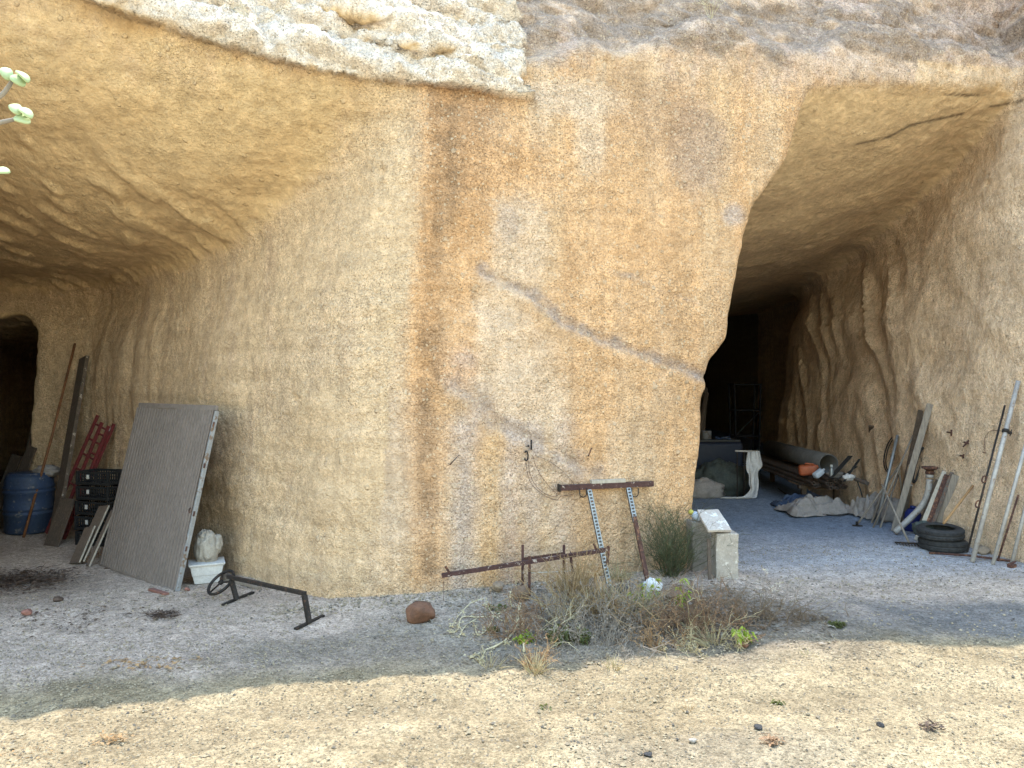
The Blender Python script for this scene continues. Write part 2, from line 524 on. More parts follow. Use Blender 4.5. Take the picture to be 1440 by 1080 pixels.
# the veins and the drip runnel are let into the face, and the vein's lower lip stands out a little
onf = ((t < 0.9) & (x > -2.2) & ~right_side).astype(np.float32)
VEIN1 = [(676, 380), (700, 392), (740, 408), (790, 450), (850, 478), (920, 502), (995, 530)]
VEIN2 = [(640, 540), (672, 562), (690, 590), (730, 610), (790, 640), (840, 672)]
rel = np.zeros(len(x), np.float32)
for pts_, w_, dep in ((VEIN1, 0.06, 0.03), (VEIN2, 0.09, 0.022)):
    dd, _ = poly_dist(pts_, x, z); rel -= dep * sstep(w_, 0, dd)
    dd, _ = poly_dist([(a, b + 16) for a, b in pts_], x, z); rel += 0.016 * sstep(0.12, 0, dd)
dd, _ = poly_dist([(632, 110), (628, 250), (614, 330), (609, 420), (606, 520), (600, 620), (599, 720)], x, z)
rel -= 0.03 * sstep(0.16, 0, dd)
P = P + NO * (rel * onf)[:, None]
x, y, z = P[:, 0], P[:, 1], P[:, 2]
C = lambda r, g, b: np.array([r, g, b], np.float32)
tint = np.zeros((len(P), 3), np.float32) + C(0.47, 0.365, 0.24)
PN = None
def paint(mask, col, amt=1.0):
    global tint
    m = np.clip(mask, 0, 1)
    if PN is not None: m = np.clip(m + m * (1 - m) * 3.0 * PN, 0, 1)
    m = (m * amt)[:, None]
    tint = tint * (1 - m) + col * m
PN = fbm(x * 11, y * 11, z * 4, 4, 140, 0.65)
n_low = fbm(x * 0.8, y * 0.8, z * 0.8, 4, 100)
n_mid = fbm(x * 3.1, y * 3.1, z * 3.1, 4, 101)
n_vert = fbm(x * 3.4, y * 1.5, z * 0.22, 4, 102)
n_v2 = fbm(x * 7.5, y * 3, z * 0.4, 3, 103)
n_wash = fbm(x * 1.5, y * 0.6, z * 0.1, 3, 104)
face = ((t < 0.9) & (x > -2.2) & ~right_side).astype(np.float32) * (1 - ceil_l) * (1 - ceil_r)
pillar = face * sstep(-1.15, -0.75, x)
xw = x + 0.05 * n_mid; zw = z + 0.05 * n_mid
GREY, ORANGE, PALE, BROWN, UMBER = C(0.36, 0.335, 0.33), C(0.51, 0.335, 0.18), C(0.53, 0.435, 0.32), C(0.30, 0.205, 0.125), C(0.19, 0.135, 0.085)
paint(pillar, C(0.49, 0.36, 0.22))
paint(pillar * sstep(-0.15, 0.4, n_vert), ORANGE, 0.55)
paint(pillar * sstep(-0.1, 0.35, n_wash), ORANGE, 0.5)
paint(pillar * sstep(0.1, 0.45, -n_wash), PALE, 0.5)
paint(pillar * sstep(0.05, 0.5, n_v2), PALE, 0.45)
paint(pillar * sstep(0.15, 0.5, -n_v2) , C(0.40, 0.27, 0.16), 0.35)
for i, (bx, by, rx, ry, col, amt) in enumerate([
        (650, 190, 55, 130, BROWN, 0.75), (730, 240, 60, 60, ORANGE, 0.7), (900, 260, 90, 120, ORANGE, 0.5),
        (890, 420, 110, 120, ORANGE, 0.65), (835, 590, 45, 90, ORANGE, 0.55), (960, 600, 60, 120, ORANGE, 0.35),
        (690, 480, 60, 100, PALE, 0.8), (735, 340, 40, 70, PALE, 0.75), (750, 560, 60, 70, PALE, 0.7), (760, 700, 120, 60, PALE, 0.5),
        (660, 330, 25, 60, ORANGE, 0.8), (650, 440, 22, 90, ORANGE, 0.75), (605, 300, 14, 120, ORANGE, 0.8), (596, 480, 16, 120, ORANGE, 0.7),
        (985, 210, 45, 80, C(0.33, 0.26, 0.20), 0.7), (925, 150, 70, 60, BROWN, 0.45), (960, 420, 26, 120, C(0.36, 0.24, 0.13), 0.4),
        (800, 130, 70, 30, PALE, 0.8), (830, 180, 22, 60, PALE, 0.7), (640, 515, 30, 30, C(0.44, 0.30, 0.2), 0.5), (1035, 300, 20, 16, GREY, 0.6),
        (715, 318, 16, 26, GREY, 0.3), (565, 620, 50, 60, C(0.45, 0.37, 0.28), 0.5), (570, 720, 50, 60, C(0.46, 0.39, 0.3), 0.5), (655, 505, 16, 9, GREY, 0.4)]):
    paint(face * blob(bx, by, rx, ry, xw, zw, 0.45, i), col, amt)
# vertical run-off streaks low on the pillar
for px0, wd, col, amt in ((650, 16, GREY, 0.5), (690, 14, C(0.5, 0.36, 0.2), 0.5), (715, 10, GREY, 0.4), (790, 14, GREY, 0.35), (830, 30, ORANGE, 0.35),
                          (900, 24, C(0.45, 0.36, 0.25), 0.5), (745, 12, GREY, 0.35), (860, 10, PALE, 0.4), (940, 20, ORANGE, 0.3)):
    dd, _ = poly_dist([(px0 + 4, 600), (px0, 820)], xw + 0.04 * n_v2, zw)
    paint(face * sstep(wd * 0.0145, 0, dd), col, amt)
# the long dark drip stain at the corner
dd, tt = poly_dist([(632, 60), (632, 110), (628, 250), (614, 330), (609, 420), (606, 520), (600, 620), (599, 720), (606, 800)], xw + 0.03 * n_v2, zw)
wid = np.interp(tt, [0, 0.1, 0.3, 0.45, 0.7, 1], [0.25, 0.22, 0.2, 0.13, 0.14, 0.12])
paint(face * sstep(wid * 2.4, wid * 0.4, dd), C(0.42, 0.265, 0.135), 0.6)
paint(face * sstep(wid * 1.2, 0, dd) * sstep(-0.45, 0.25, n_mid + 0.5 * n_v2 + 0.45 * (1 - tt) - 0.1), UMBER, 0.6)
# grey veins crossing the pillar
for pts, wd, amt in (([(676, 380), (700, 392), (740, 408), (790, 450), (850, 478), (920, 502), (995, 530)], 0.065, 0.9),
                     ([(640, 540), (672, 562), (690, 590), (730, 610), (790, 640), (840, 672)], 0.13, 0.65),
                     ([(860, 380), (930, 405), (985, 425)], 0.02, 0.5)):
    dd, tt = poly_dist(pts, xw, zw)
    dd = dd + 0.03 * n_mid
    paint(face * sstep(wd * 1.5, wd * 0.1, dd + 0.03 * n_v2) * np.clip(0.75 + 0.9 * fbm(x * 9, y * 9, z * 9, 3, 130), 0.2, 1), C(0.30, 0.262, 0.235), amt)
# lichen-dark band and pale wash above
up = sstep(5.35, 5.9, z + 0.25 * n_low + 0.12 * n_mid - 0.04 * (x - 2)) * (x > -0.8) * (t > -0.6) * (1 - cm) * (1 - ceil_r)
paint(up, C(0.50, 0.42, 0.345), 0.85)
lich = up * sstep(-0.05, 0.2, 0.8 * n_mid + 0.5 * fbm(x * 1.2, y, z * 4, 3, 120) + 0.6 * ledge - 0.3)
lich = np.maximum(lich, up * sstep(0.1, 0.3, n_v2 * .6 + n_mid * .4) * 0.35)
paint(lich, C(0.175, 0.155, 0.135), 0.65)
paint(up * sstep(0.1, 0.45, n_vert), C(0.53, 0.43, 0.36), 0.6)
paint(up * sstep(2.3, 4, x) * sstep(-0.1, 0.4, n_low + 0.5 * n_vert), C(0.55, 0.46, 0.40), 0.6)
# crust
paint(cm, C(0.58, 0.54, 0.46))
paint(cm * sstep(0.05, 0.4, n_mid + 0.3 * rg2 * -1), C(0.43, 0.375, 0.30), 0.7)
# left cave wall and ceiling
lw = left_side.astype(np.float32) * (1 - ceil_l) * (1 - pillar)
paint(lw, C(0.49, 0.39, 0.255))
paint(lw * sstep(0.0, 0.4, n_vert + 0.3 * n_low), C(0.42, 0.33, 0.23), 0.7)
paint(lw * sstep(0.05, 0.5, n_low), C(0.50, 0.40, 0.27), 0.6)
paint(ceil_l, C(0.50, 0.39, 0.225))
paint(ceil_l * sstep(-0.1, 0.4, n_mid + n_low), C(0.46, 0.365, 0.215), 0.7)
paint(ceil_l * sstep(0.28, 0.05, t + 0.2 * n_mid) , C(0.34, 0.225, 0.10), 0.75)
# right cave
rs = right_side.astype(np.float32)
paint(rs, C(0.55, 0.445, 0.31))
paint(rs * sstep(0.0, 0.5, n_mid), C(0.59, 0.485, 0.35), 0.6)
paint(ceil_r, C(0.56, 0.45, 0.28))
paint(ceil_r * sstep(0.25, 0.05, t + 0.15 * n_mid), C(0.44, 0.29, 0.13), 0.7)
tint *= (1 + 0.10 * n_mid + 0.08 * n_low)[:, None] * C(1.17, 1.075, 1.08)
grain = np.clip((1.0 + 0.7 * n_low + 0.35 * n_mid) * 0.95 - 0.72 * np.maximum(ceil_l, ceil_r) + 0.25 * pillar, 0.2, 1.3)

# dark fissures crossing the right cave's ceiling
PXv = 720 + x / np.maximum(y, .1) * FPX; PYv = 540 - (z - CAM_Z) / np.maximum(y, .1) * FPX
def fissure(pts, w):
    best = np.full(len(x), 99.0, np.float32)
    for (ax, az), (bx, bz) in zip(pts[:-1], pts[1:]):
        u = np.clip(((PXv - ax) * (bx - ax) + (PYv - az) * (bz - az)) / ((bx - ax) ** 2 + (bz - az) ** 2), 0, 1)
        best = np.minimum(best, np.hypot(PXv - ax - u * (bx - ax), PYv - az - u * (bz - az)))
    return sstep(w, w * .2, best + 0.8 * n_v2)
for pts_ in ([(1204, 203), (1249, 193), (1280, 176), (1353, 160)], [(1330, 133), (1375, 134)], [(1393, 150), (1440, 142), (1480, 134)]):
    paint(((x > 2.5) & (t > 0)) * fissure(pts_, 2.6), C(0.12, 0.09, 0.06), 0.8)

def rock_material():
    m, nt, b = new_mat('tuff_rock')
    geo = nt.nodes.new('ShaderNodeNewGeometry'); vec = geo.outputs['Position']
    at = nt.nodes.new('ShaderNodeAttribute'); at.attribute_name = 'tint'
    ga = nt.nodes.new('ShaderNodeAttribute'); ga.attribute_name = 'grain'
    g = ga.outputs['Fac']
    # wobble the lookup so cells are not round
    nw = nt.nodes.new('ShaderNodeTexNoise'); nw.inputs['Scale'].default_value = 30
    L(nt, vec, nw.inputs['Vector'])
    vm = nt.nodes.new('ShaderNodeVectorMath'); vm.operation = 'MULTIPLY_ADD'
    L(nt, nw.outputs['Color'], vm.inputs[0]); vm.inputs[1].default_value = (0.03, 0.03, 0.03); L(nt, vec, vm.inputs[2])
    wv = vm.outputs[0]
    v1 = voro(nt, wv, 62); v2 = voro(nt, wv, 30); v3 = voro(nt, wv, 120)
    fine_n = noise_tex(nt, vec, 120, 3, 0.6)
    med = noise_tex(nt, vec, 9, 6, 0.65)
    def rnd(v):
        s = nt.nodes.new('ShaderNodeSeparateColor'); L(nt, v.outputs['Color'], s.inputs[0]); return s.outputs[0]
    c = at.outputs['Color']
    # per-grain value
    val = math_n(nt, 'ADD', math_n(nt, 'MULTIPLY', math_n(nt, 'SUBTRACT', rnd(v1), 0.5), 0.38),
                 math_n(nt, 'MULTIPLY', math_n(nt, 'SUBTRACT', rnd(v3), 0.5), 0.34))
    val = math_n(nt, 'ADD', val, math_n(nt, 'MULTIPLY', math_n(nt, 'SUBTRACT', fine_n, 0.5), 0.4))
    mpz = nt.nodes.new('ShaderNodeMapping'); mpz.inputs['Scale'].default_value = (9, 9, 0.7); L(nt, vec, mpz.inputs['Vector'])
    mpb = nt.nodes.new('ShaderNodeMapping'); mpb.inputs['Scale'].default_value = (0.9, 0.9, 11); mpb.inputs['Rotation'].default_value = (0, 0.14, 0); L(nt, vec, mpb.inputs['Vector'])
    strk = noise_tex(nt, mpz.outputs[0], 1.0, 5, 0.6); bed = noise_tex(nt, mpb.outputs[0], 1.0, 5, 0.6)
    val = math_n(nt, 'ADD', math_n(nt, 'MULTIPLY', val, g), 1.0)
    val = math_n(nt, 'MULTIPLY', val, ramp(nt, strk, 0.25, 0.75, 0.88, 1.10)); val = math_n(nt, 'MULTIPLY', val, ramp(nt, bed, 0.3, 0.7, 0.93, 1.06))
    big = voro(nt, wv, 11); bigm = math_n(nt, 'MULTIPLY', ramp(nt, rnd(big), 0.86, 0.9), ramp(nt, big.outputs['Distance'], 0.34, 0.2))
    val = math_n(nt, 'MULTIPLY', val, ramp(nt, med, 0.3, 0.75, 0.84, 1.14))
    vv = nt.nodes.new('ShaderNodeVectorMath'); vv.operation = 'SCALE'; L(nt, c, vv.inputs[0]); L(nt, val, vv.inputs['Scale'])
    c = vv.outputs[0]
    # pale clasts and dark pits of the tuff
    clast = math_n(nt, 'MULTIPLY', ramp(nt, rnd(v2), 0.80, 0.86), ramp(nt, v2.outputs['Distance'], 0.42, 0.30))
    c = mixc(nt, math_n(nt, 'MULTIPLY', math_n(nt, 'MULTIPLY', clast, 0.45), g, True), c, (0.62, 0.51, 0.38))
    pit = math_n(nt, 'MULTIPLY', ramp(nt, rnd(v1), 0.84, 0.9), ramp(nt, v1.outputs['Distance'], 0.55, 0.25))
    c = mixc(nt, math_n(nt, 'MULTIPLY', math_n(nt, 'MULTIPLY', pit, 0.6), g, True), c, (0.13, 0.095, 0.065))
    c = mixc(nt, math_n(nt, 'MULTIPLY', math_n(nt, 'MULTIPLY', bigm, 0.4), g, True), c, (0.50, 0.40, 0.30))
    L(nt, c, b.inputs['Base Color'])
    b.inputs['Roughness'].default_value = 0.95
    b.inputs['Specular IOR Level'].default_value = 0.12
    h = math_n(nt, 'ADD', math_n(nt, 'MULTIPLY', v1.outputs['Distance'], -0.6), math_n(nt, 'MULTIPLY', fine_n, 0.5))
    h = math_n(nt, 'ADD', h, math_n(nt, 'MULTIPLY', v2.outputs['Distance'], -0.7))
    h = math_n(nt, 'ADD', h, math_n(nt, 'MULTIPLY', pit, -0.8))
    h = math_n(nt, 'MULTIPLY', h, g)
    h = math_n(nt, 'ADD', h, math_n(nt, 'MULTIPLY', bigm, 0.8)); h = math_n(nt, 'ADD', h, math_n(nt, 'MULTIPLY', strk, 0.8))
    n1 = bump(nt, b, h, 0.017, 0.9)
    bump(nt, b, med, 0.06, 0.7, n1)
    return m
M_ROCK = rock_material()

fc = P[FQ].mean(1)
def vm_any(mask): return mask[FQ].sum(1) >= 2
f_crust = vm_any(is_crust)
f_left = vm_any(left_side) & ~f_crust
f_right = vm_any(right_side) & ~f_crust
f_ceil = vm_any(is_ceil)
sets = [('rock_ledge', f_crust, 'sunlit whitish crumbling rock ledge over the left cave mouth', 'rock ledge'),
        ('cave_ceiling', f_left & f_ceil, 'smooth yellowish ceiling of the wide left cave', 'cave ceiling'),
        ('cave_wall', f_left & ~f_ceil, 'beige grainy slanting wall of the left cave behind the ribbed metal panel', 'cave wall'),
        ('cave_ceiling', f_right & f_ceil, 'cracked tan ceiling of the right cave', 'cave ceiling'),
        ('cave_wall', f_right & ~f_ceil, 'gouged brown wall of the right cave behind the leaning tools', 'cave wall')]
rest = ~(f_crust | f_left | f_right)
sets.append(('cliff', rest, 'orange stained rock face standing between the two caves', 'cliff'))
ROCK_OBJS = []
def normals_of(P, FQ):
    a = P[FQ[:, 2]] - P[FQ[:, 0]]; b2 = P[FQ[:, 3]] - P[FQ[:, 1]]
    n = np.cross(a, b2); out = np.zeros_like(P)
    for k in range(4): np.add.at(out, FQ[:, k], n)
    return out / np.maximum(np.linalg.norm(out, axis=1, keepdims=True), 1e-9)
VN = normals_of(P.astype(np.float64), FQ)
for name, fm, label, cat in sets:
    q = FQ[fm]
    u, inv = np.unique(q, return_inverse=True)
    me = mesh_np(name, P[u], inv.reshape(-1, 4))
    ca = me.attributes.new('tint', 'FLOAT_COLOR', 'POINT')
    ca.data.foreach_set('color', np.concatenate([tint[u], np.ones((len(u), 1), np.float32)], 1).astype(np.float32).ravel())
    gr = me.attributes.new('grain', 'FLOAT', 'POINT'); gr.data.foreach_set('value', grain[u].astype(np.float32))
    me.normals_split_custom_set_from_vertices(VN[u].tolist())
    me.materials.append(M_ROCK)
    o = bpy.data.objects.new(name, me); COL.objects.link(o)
    tag(o, label, cat, None, 'structure')
    ROCK_OBJS.append(o)

PN = None
# ---------------------------------------------------------------- ground: one sheet out to the horizon
def gh(x, y):
    x = np.asarray(x, np.float32); y = np.asarray(y, np.float32)
    h = 0.035 * vnoise(x * 0.45, y * 0.45, 0, 300) + 0.02 * vnoise(x * 1.3, y * 1.3, 0, 301)
    h = h + 0.10 * np.exp(-(((x - 1.1) / 1.3) ** 2 + ((y - 6.9) / 0.7) ** 2))
    h = h + 0.10 * np.exp(-(((x - 2.15) / 0.5) ** 2 + ((y - 7.75) / 0.45) ** 2))
    h = h + 0.07 * np.exp(-((y - face_line(x)) / 0.35) ** 2) * sstep(-2.2, -1.2, x) * sstep(2.3, 1.5, x)
    rut = np.exp(-((y - 4.9 - 0.05 * x) / 0.25) ** 2) + np.exp(-((y - 3.7 - 0.05 * x) / 0.3) ** 2)
    near = np.exp(-((x / 9) ** 2 + ((y - 5) / 8) ** 2))
    h = h - 0.025 * rut * near
    return h * (0.25 + 0.75 * np.exp(-((x / 14) ** 2 + ((y - 6) / 14) ** 2)))

def spaced(a, b, step, out_lo, out_hi, g=1.35):
    c = list(np.arange(a, b, step)); s = step; lo = a
    left = []
    while lo > out_lo: s *= g; lo -= s; left.append(lo)
    s = step; hi = c[-1]; right = []
    while hi < out_hi: s *= g; hi += s; right.append(hi)
    return np.array(left[::-1] + c + right)
gx = spaced(-7.5, 7.5, 0.04, -600, 600); gy = spaced(3.4, 10.5, 0.04, -600, 50.0)
GX, GY = np.meshgrid(gx, gy, indexing='ij')
GZ = gh(GX, GY)
nearm = (np.abs(GX) < 9) & (GY > 2) & (GY < 13)
lum = fbm(GX * 6, GY * 6, 0, 3, 310)
GZ = GZ + nearm * (0.010 * lum + 0.008 * vnoise(GX * 14, GY * 14, 0, 311))
na, nb = GX.shape
ii = np.arange(na * nb, dtype=np.int32).reshape(na, nb)
gq = np.stack([ii[:-1, :-1], ii[1:, :-1], ii[1:, 1:], ii[:-1, 1:]], -1).reshape(-1, 4)
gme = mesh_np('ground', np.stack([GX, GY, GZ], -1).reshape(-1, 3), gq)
# ground colour regions (soil, dark grit, pale dust, dry mould of leaves) and two tones set for the light
fxg, fyg = GX.ravel().astype(np.float32), GY.ravel().astype(np.float32)
gl = fbm(fxg * 0.7, fyg * 0.7, 0, 4, 320); gm = fbm(fxg * 2.6, fyg * 2.6, 0, 4, 321)
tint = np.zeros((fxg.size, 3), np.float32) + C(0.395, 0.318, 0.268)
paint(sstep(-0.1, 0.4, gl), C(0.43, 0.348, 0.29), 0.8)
front = sstep(6.1, 5.5, fyg - 0.15 * fxg + 0.25 * gm)  # sunlit strip: colour darkened up to the shadow line to offset the sun
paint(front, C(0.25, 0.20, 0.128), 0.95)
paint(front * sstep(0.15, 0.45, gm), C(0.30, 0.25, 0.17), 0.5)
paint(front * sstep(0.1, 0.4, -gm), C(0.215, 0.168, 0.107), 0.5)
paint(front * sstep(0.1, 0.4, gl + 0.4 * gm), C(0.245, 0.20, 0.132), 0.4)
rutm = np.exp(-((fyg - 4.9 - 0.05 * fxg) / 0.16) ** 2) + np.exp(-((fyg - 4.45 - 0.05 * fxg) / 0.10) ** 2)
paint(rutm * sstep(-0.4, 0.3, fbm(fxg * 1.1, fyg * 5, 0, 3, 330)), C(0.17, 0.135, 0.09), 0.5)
paint(sstep(3.5, 2.6, fyg), C(0.45, 0.39, 0.29), 0.85)  # paler unseen ground behind the camera, added to bounce light onto the cliff
def gblob(cx, cy, rx, ry, seed, soft=0.5):
    q = np.hypot((fxg - cx) / rx, (fyg - cy) / ry) + 0.5 * fbm(fxg * 2.2, fyg * 2.2, 0, 3, 400 + seed)
    return sstep(1 + soft, 1 - soft, q)
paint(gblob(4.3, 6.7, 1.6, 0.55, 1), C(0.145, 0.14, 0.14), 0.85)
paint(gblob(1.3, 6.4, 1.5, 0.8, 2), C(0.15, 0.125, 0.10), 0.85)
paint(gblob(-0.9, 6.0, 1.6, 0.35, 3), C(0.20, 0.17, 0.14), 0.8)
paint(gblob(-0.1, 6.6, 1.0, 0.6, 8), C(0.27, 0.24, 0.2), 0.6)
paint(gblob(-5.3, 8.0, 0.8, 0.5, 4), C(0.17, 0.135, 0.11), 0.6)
paint(gblob(4.6, 4.4, 0.9, 0.4, 5), C(0.16, 0.145, 0.125), 0.5)
paint(gblob(1.2, 4.3, 0.7, 0.3, 6), C(0.17, 0.15, 0.125), 0.4)
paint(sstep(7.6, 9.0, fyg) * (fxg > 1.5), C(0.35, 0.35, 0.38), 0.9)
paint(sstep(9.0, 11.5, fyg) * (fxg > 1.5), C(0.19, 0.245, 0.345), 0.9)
tint *= (1 + 0.16 * gm + 0.08 * gl)[:, None]
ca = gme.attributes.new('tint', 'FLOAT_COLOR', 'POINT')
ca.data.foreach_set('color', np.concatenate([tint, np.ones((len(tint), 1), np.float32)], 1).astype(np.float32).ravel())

def ground_material():
    m, nt, b = new_mat('gravel_soil')
    geo = nt.nodes.new('ShaderNodeNewGeometry'); vec = geo.outputs['Position']
    at = nt.nodes.new('ShaderNodeAttribute'); at.attribute_name = 'tint'
    v1 = voro(nt, vec, 42); v2 = voro(nt, vec, 90); v3 = voro(nt, vec, 19)
    fn = noise_tex(nt, vec, 150, 3, 0.6); md = noise_tex(nt, vec, 7, 6, 0.65)
    def rnd(v):
        s = nt.nodes.new('ShaderNodeSeparateColor'); L(nt, v.outputs['Color'], s.inputs[0]); return s.outputs[0]
    val = math_n(nt, 'ADD', math_n(nt, 'MULTIPLY', math_n(nt, 'SUBTRACT', rnd(v1), 0.5), 0.5),
                 math_n(nt, 'MULTIPLY', math_n(nt, 'SUBTRACT', rnd(v2), 0.5), 0.5))
    val = math_n(nt, 'ADD', val, math_n(nt, 'MULTIPLY', math_n(nt, 'SUBTRACT', fn, 0.5), 0.6))
    val = math_n(nt, 'MULTIPLY', math_n(nt, 'ADD', val, 1.0), ramp(nt, md, 0.3, 0.75, 0.82, 1.15))
    vv = nt.nodes.new('ShaderNodeVectorMath'); vv.operation = 'SCALE'; L(nt, at.outputs['Color'], vv.inputs[0]); L(nt, val, vv.inputs['Scale'])
    c = vv.outputs[0]
    dk = math_n(nt, 'MULTIPLY', ramp(nt, rnd(v1), 0.90, 0.94), ramp(nt, v1.outputs['Distance'], 0.45, 0.3))
    c = mixc(nt, math_n(nt, 'MULTIPLY', dk, 0.7), c, (0.10, 0.095, 0.09))
    L(nt, c, b.inputs['Base Color'])
    b.inputs['Roughness'].default_value = 0.95; b.inputs['Specular IOR Level'].default_value = 0.12
    h = math_n(nt, 'ADD', math_n(nt, 'MULTIPLY', v1.outputs['Distance'], -0.7), math_n(nt, 'MULTIPLY', v2.outputs['Distance'], -0.4))
    h = math_n(nt, 'ADD', h, math_n(nt, 'MULTIPLY', fn, 0.5))
    n1 = bump(nt, b, h, 0.016, 0.9)
    bump(nt, b, md, 0.04, 0.6, n1)
    return m
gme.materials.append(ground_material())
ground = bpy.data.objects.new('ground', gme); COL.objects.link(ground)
tag(ground, 'pale gravel yard, sunlit in front and shaded by the cliff', 'ground', None, 'structure')

# plain box added beyond the right cave's end, so its depth stays dark
far_box = MB()
gv = [(1.2, 27.2, -.4), (9.2, 27.2, -.4), (9.2, 27.2, 5.6), (1.2, 27.2, 5.6), (1.2, 48, -.4), (9.2, 48, -.4), (9.2, 48, 5.6), (1.2, 48, 5.6)]
far_box.add(gv, [(0, 3, 7, 4), (1, 5, 6, 2), (3, 2, 6, 7), (4, 7, 6, 5)])
go = far_box.build('cave_extension_box', M_ROCK)
go.data.attributes.new('tint', 'FLOAT_COLOR', 'POINT').data.foreach_set('color', [0.4, 0.33, 0.24, 1] * 8)
go.data.attributes.new('grain', 'FLOAT', 'POINT').data.foreach_set('value', [1.0] * 8)
tag(go, 'added box extending the right cave so that its end stays dark', 'cave gallery', None, 'structure')
# surfaces to set things against
dg = bpy.context.evaluated_depsgraph_get()
BV_G = BVHTree.FromObject(ground, dg)
BV_R = [BVHTree.FromObject(o, dg) for o in ROCK_OBJS]
EYE = Vector((0, 0, CAM_Z))
def ray(px, py): return Vector(((px - 720) / FPX, 1.0, (540 - py) / FPX)).normalized()
def G(px, py):
    h = BV_G.ray_cast(EYE, ray(px, py))[0]
    return h
def R(px, py, clear=0.0):
    best = None
    for b in BV_R:
        h, n, _, dist = b.ray_cast(EYE, ray(px, py))
        if h is not None and (best is None or dist < best[1]): best = (h, dist)
    if best is None: return pix(px, py, 12)
    return best[0] - ray(px, py) * clear
def gz(x, y):
    h = BV_G.ray_cast(Vector((x, y, 5)), Vector((0, 0, -1)))[0]
    return h.z if h else 0.0
def on_ground(x, y, dz=0.0): return Vector((x, y, gz(x, y) + dz))
# ---------------------------------------------------------------- materials of the things
M_SHEET = weathered('taupe_sheet', (0.235, 0.20, 0.185), (0.205, 0.175, 0.16), 0.55, 0.0, 3.0, (0.19, 0.16, 0.145), 0.1, 0.0006, None, 0.4)
M_RAIL = weathered('grey_rail', (0.36, 0.38, 0.42), (0.28, 0.29, 0.31), 0.5, 0.3, 8, (0.17, 0.12, 0.09), 0.25)
M_GALV = weathered('galvanised', (0.36, 0.38, 0.40), (0.26, 0.28, 0.30), 0.45, 0.5, 20, (0.22, 0.15, 0.1), 0.05)
M_RUST = weathered('rusty_iron', (0.11, 0.055, 0.045), (0.07, 0.035, 0.03), 0.85, 0.1, 18, (0.20, 0.10, 0.06), 0.3, 0.004)
M_RUSTCHIP = weathered('rust_with_flaking_paint', (0.10, 0.05, 0.045), (0.06, 0.03, 0.03), 0.8, 0.1, 12, (0.42, 0.36, 0.32), 0.12, 0.004)
M_DARKIRON = weathered('dark_iron', (0.035, 0.03, 0.03), (0.02, 0.018, 0.018), 0.6, 0.3, 16, (0.09, 0.05, 0.035), 0.15)
M_IRON = weathered('brown_pipe_iron', (0.15, 0.125, 0.11), (0.09, 0.075, 0.07), 0.7, 0.3, 14, (0.16, 0.08, 0.05), 0.25)
M_RED = weathered('faded_red_paint', (0.20, 0.035, 0.04), (0.13, 0.028, 0.03), 0.6, 0.0, 16, (0.10, 0.05, 0.04), 0.2)
M_BLACKPL = weathered('black_plastic', (0.016, 0.018, 0.022), (0.026, 0.028, 0.032), 0.5, 0.0, 12, None, 0.5, 0.0006)
M_GLOOM = weathered('gloom_black_iron', (0.008, 0.008, 0.009), (0.012, 0.012, 0.013), 0.9, 0.0, 12, None, 0.5, 0.0006, None, 0.05)  # rack iron coloured near black to hold the deep cave's gloom
M_RUBBER = weathered('rubber', (0.022, 0.023, 0.026), (0.05, 0.05, 0.052), 0.75, 0.0, 20)
M_BLUEPL = weathered('blue_plastic', (0.03, 0.055, 0.13), (0.04, 0.062, 0.11), 0.55, 0.0, 6, (0.13, 0.13, 0.14), 0.15)
M_DEEPBLUE = weathered('deep_blue_plastic', (0.012, 0.025, 0.16), (0.01, 0.02, 0.11), 0.45, 0.0, 6)
M_WHITEPL = weathered('white_plastic', (0.68, 0.69, 0.70), (0.58, 0.59, 0.61), 0.5, 0.0, 9, (0.45, 0.42, 0.38), 0.05, 0.0005)
M_SACK = weathered('white_sack', (0.44, 0.41, 0.37), (0.31, 0.285, 0.255), 0.7, 0.0, 11, (0.36, 0.32, 0.28), 0.1, 0.002)
M_CLOTH = weathered('white_cloth', (0.72, 0.72, 0.74), (0.62, 0.62, 0.65), 0.85, 0.0, 9, None, 0.5, 0.001)
M_TARP = weathered('grey_tarp', (0.36, 0.33, 0.32), (0.27, 0.25, 0.25), 0.75, 0.0, 5, (0.2, 0.18, 0.17), 0.15, 0.001)
M_GTARP = weathered('dark_green_tarp', (0.07, 0.085, 0.08), (0.045, 0.055, 0.055), 0.75, 0.0, 5)
M_ORANGEPL = weathered('orange_plastic', (0.50, 0.13, 0.05), (0.36, 0.10, 0.05), 0.5, 0.0, 6, (0.2, 0.12, 0.09), 0.1)
M_YELLOW = weathered('yellow_plastic', (0.62, 0.55, 0.12), None, 0.5)
M_PALEBLUE = weathered('pale_blue_plastic', (0.55, 0.62, 0.72), (0.48, 0.55, 0.66), 0.35, 0.0, 10)
WS = (14, 14, 1.2)
M_WOODDK = weathered('dark_wood', (0.135, 0.10, 0.08), (0.085, 0.065, 0.052), 0.85, 0.0, 4, (0.2, 0.16, 0.13), 0.1, 0.003, WS)
M_WOODCHIP = weathered('chipped_wood_edge', (0.17, 0.13, 0.105), (0.09, 0.07, 0.055), 0.85, 0.0, 9, (0.48, 0.42, 0.36), 0.12, 0.003)
M_WOODGR = weathered('grey_wood', (0.33, 0.29, 0.25), (0.22, 0.19, 0.165), 0.85, 0.0, 4, (0.14, 0.11, 0.09), 0.1, 0.003, WS)
M_WOODPALE = weathered('pale_wood', (0.50, 0.45, 0.39), (0.38, 0.34, 0.29), 0.85, 0.0, 4, (0.2, 0.17, 0.14), 0.08, 0.002, WS)
M_WOODYEL = weathered('honey_wood', (0.50, 0.30, 0.14), (0.36, 0.21, 0.10), 0.7, 0.0, 5, None, 0.5, 0.001, WS)
